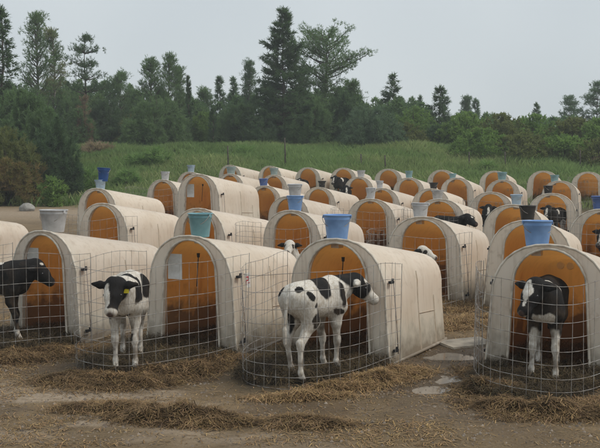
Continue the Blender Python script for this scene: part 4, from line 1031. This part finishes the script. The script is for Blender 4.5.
def heap(name, blobs, m, lab, n, seed, hmax=.12, base_m=None, **k):
    """a heap of straw: a lumpy mound sheet with loose straws over it. blobs: (x, y, rx, ry, rot, h)"""
    rs = np.random.default_rng(seed)
    def hg(x, y):
        x = np.asarray(x, float)
        r = np.zeros_like(np.asarray(x, float))
        for bx, by, rx, ry, ro, hh in blobs:
            dx, dy = x - bx, y - by; u = (dx * math.cos(ro) + dy * math.sin(ro)) / rx; v = (-dx * math.sin(ro) + dy * math.cos(ro)) / ry
            d = u * u + v * v; d = d + 1.1 * (fbm(x * 3.5 + 8, y * 3.5, o=3) - .42); r = np.maximum(r, hh * np.clip(1 - d, 0, 1) ** .9 * np.clip(2.6 * fbm(x * 6, y * 6, o=3) - .55, .05, 2))
        return r
    pts = []
    for bx, by, rx, ry, ro, hh in blobs:
        q = int(n * rx * ry / sum(b[2] * b[3] for b in blobs)); rad = rs.uniform(0, 1, q) ** .6 * rs.choice([.8, 1, 1, 1.2, 1.6], q); a = rs.uniform(0, 6.28, q)
        u, v = rad * np.cos(a) * rx, rad * np.sin(a) * ry; pts.append(np.stack([bx + u * math.cos(ro) - v * math.sin(ro), by + u * math.sin(ro) + v * math.cos(ro)], 1))
    pts = np.concatenate(pts); root = straws(name, pts, hg, m, lab, seed, **k)
    xs0, xs1, ys0, ys1 = pts[:, 0].min(), pts[:, 0].max(), pts[:, 1].min(), pts[:, 1].max(); st = .035
    gx_, gy_ = np.meshgrid(np.arange(xs0, xs1, st), np.arange(ys0, ys1, st)); hh_ = hg(gx_, gy_); zz = ground_z(gx_, gy_) + hh_ * .8 - .006 - .03 * (hh_ < .004)
    nx_, ny_ = gx_.shape[1], gx_.shape[0]; i_ = (np.arange(ny_ - 1)[:, None] * nx_ + np.arange(nx_ - 1)[None]).ravel()
    keep = (hh_[:-1, :-1].ravel() > 0) | (hh_[1:, 1:].ravel() > 0); i_ = i_[keep]
    o = fast_mesh('matted_layer', np.stack([gx_.ravel(), gy_.ravel(), zz.ravel()], 1), np.stack([i_, i_ + 1, i_ + nx_ + 1, i_ + nx_], 1), base_m or M_OLD, root, np.ones((gx_.size, 3)) * .7, smooth=True); o['kind'] = 'stuff'
    return root
def P2(u, v): return px(u, v, 6, 40)
def B(u, v, rx, ry, ro=0, h=.1): x, y = P2(u, v); return (x, y, rx, ry, ro, h)
heap('straw_heap', [B(88, 409, .26, .14, .1, .05), B(120, 411, .32, .17, -.1, .09), B(160, 417, .40, .20, .1, .13), B(198, 422, .34, .18, -.1, .11), B(228, 423, .22, .10, 0, .05)], M_OLD, 'long low heap of brown straw lying in the left foreground', 13000, 21)
heap('straw_heap', [B(310, 425, .30, .14, .1, .06), B(292, 423, .2, .1, 0, .04)], M_OLD, 'small scrap of straw on the ground left of the bottom centre', 3500, 22)
heap('straw_heap', [B(400, 375, .40, .17, .7, .10), B(375, 382, .40, .16, .55, .10), B(342, 390, .42, .13, .4, .07), B(302, 398, .42, .11, .1, .05)], M_STRAW, 'pale straw banked along the wire of the centre pen', 11000, 23, base_m=M_OLD)
heap('straw_heap', [B(80, 380, .40, .22, .2, .10), B(130, 384, .55, .24, .35, .10), B(180, 373, .55, .22, .5, .09), B(222, 363, .45, .2, .5, .08)], M_OLD, 'brown straw trodden along the wire of the second pen', 15000, 24)
heap('straw_heap', [B(10, 360, .55, .28, .3, .10), B(50, 353, .5, .24, .45, .10)], M_OLD, 'brown straw along the pen wire at the left edge', 9000, 25)
heap('straw_heap', [B(482, 375, .20, .34, .3, .10), B(494, 393, .34, .22, -.6, .12), B(525, 409, .45, .2, -.35, .11), B(565, 415, .48, .18, .1, .10), B(600, 408, .4, .2, .4, .08)], M_OLD, 'dark straw banked round the wire of the right pen', 22000, 26)
heap('straw_heap', [B(455, 306, .8, .5, .6, .06), B(452, 326, .6, .3, .5, .05), B(470, 322, .5, .4, .5, .05)], M_STRAW, 'yellowish straw scattered between the centre and right hutches', 12000, 27)
# bedding inside the four front pens
for i, k in enumerate(('HA', 'HB', 'HC', 'HR')):
    x, y, th, sc = POS[k]; a, r = axis(th); rs = np.random.default_rng(40 + i); n = 11000
    o_ = rs.uniform(-1.3, 1.55, n); l_ = rs.uniform(-.72, .72, n); ok = (np.abs(l_) < np.where(o_ < 0, .5, .72 * np.sqrt(np.clip(1 - (o_ / 1.6) ** 2, 0, 1)))); o_, l_ = o_[ok], l_[ok]
    pts = np.stack([x - a.x * o_ + r.x * l_, y - a.y * o_ + r.y * l_], 1)
    straws('bedding', pts, lambda X, Y: .03 + .09 * fbm(X * 4, Y * 4, o=3), M_MUCK, ['dark trodden bedding round the feet of the black calf at left', 'dark bedding inside the second pen from the left', 'dark bedding inside the centre pen', 'dark bedding inside the right front pen'][i], 60 + i, cat='bedding', jump=.6)
# loose straw everywhere
rs = np.random.default_rng(77); n = 60000; yy = rs.uniform(7.2, 16, n); xx = rs.uniform(-.36, .36, n) * yy
kk = sst(.40, .62, fbm(xx * 1.3 + 3, yy * 1.3, o=4)) + .12 > rs.uniform(0, 1, n)
kk &= puddle_mask(xx, yy) < .45
straws('loose_straw', np.stack([xx[kk], yy[kk]], 1), lambda X, Y: 0 * X, M_STRAW, 'loose bits of straw and chaff strewn over the yard', 78, ln=.07, wd=.0025, jump=.15)
n = 6000; yy = rs.uniform(7.2, 11, n); xx = rs.uniform(-.36, .36, n) * yy; zz = ground_z(xx, yy); r_ = rs.uniform(.003, .012, n) * rs.choice([1, 1, 1, 2.0], n)
oc = np.array([(1, 0, 0), (-.5, .87, 0), (-.5, -.87, 0), (0, 0, .8)]); rot = rs.uniform(0, 6.28, n); ca, sa = np.cos(rot), np.sin(rot)
V = np.stack([np.stack([xx + r_ * (c[0] * ca - c[1] * sa), yy + r_ * (c[0] * sa + c[1] * ca), zz + r_ * c[2]], 1) for c in oc], 1).reshape(-1, 3); b = np.arange(n)[:, None] * 4
F = np.concatenate([b + [0, 1, 3], b + [1, 2, 3], b + [2, 0, 3]]); t = rs.uniform(.5, 1.3, n)
M_PEB = mat('pebbles', (.13, .10, .075), .9, noise=((.26, .215, .17), 3), attr='tint')
tag(fast_mesh('gravel', V, F, M_PEB, col=np.repeat(np.stack([t, t, t], 1), 4, 0)), 'small stones and clods scattered over the dirt', 'gravel', kind='stuff')
# shallow puddles between the centre and right pens
M_WATER = mat('muddy_water', (.20, .17, .135), .08, noise=((.27, .235, .19), 4), spec=.6)
for (bx, by, rx, ry, ro) in PUDDLES:
    zc = float(ground_z(np.array([bx]), np.array([by]))[0]); n_ = 40; e = 1.15
    mesh_obj('puddle', [(bx + e * rx * math.cos(t) * math.cos(ro) - e * ry * math.sin(t) * math.sin(ro), by + e * rx * math.cos(t) * math.sin(ro) + e * ry * math.sin(t) * math.cos(ro), zc + .009) for t in [6.2832 * k / n_ for k in range(n_)]], [tuple(range(n_))], M_WATER)['kind'] = 'structure'
# pale concrete slab lying by the rear corner of the centre hutch
x, y = P2(466, 344); bm = bmesh.new(); bmesh.ops.create_cube(bm, size=1)
for v_ in bm.verts: v_.co = Vector((v_.co.x * .62, v_.co.y * .42, v_.co.z * .07))
bmesh.ops.bevel(bm, geom=bm.edges[:], offset=.012, segments=2, affect='EDGES')
me = bpy.data.meshes.new('slab'); bm.to_mesh(me); bm.free(); me.materials.append(M_SLAB); o = bpy.data.objects.new('concrete_slab', me); COL.objects.link(o); o.location = (x, y, gz(x, y) - .004); o.rotation_euler = (R(1.5), R(-1), R(22)); tag(o, 'pale flat concrete slab on the ground between the centre and right hutches', 'slab')

# ------------------------------------------------------------------ thin damp air over the yard
mm = bpy.data.materials.new('mist'); mm.use_nodes = True; n = mm.node_tree.nodes; n.remove(n['Principled BSDF'])
pv = n.new('ShaderNodeVolumePrincipled'); pv.inputs['Density'].default_value = .0015; pv.inputs['Color'].default_value = (.88, .92, .94, 1); pv.inputs['Anisotropy'].default_value = 0
mm.node_tree.links.new(pv.outputs['Volume'], n['Material Output'].inputs['Volume'])
hz = MB().box((0, 40, 10), (150, 130, 26)).build('haze', mm); tag(hz, 'thin pale mist lying over the whole yard and meadow', 'haze', kind='stuff')
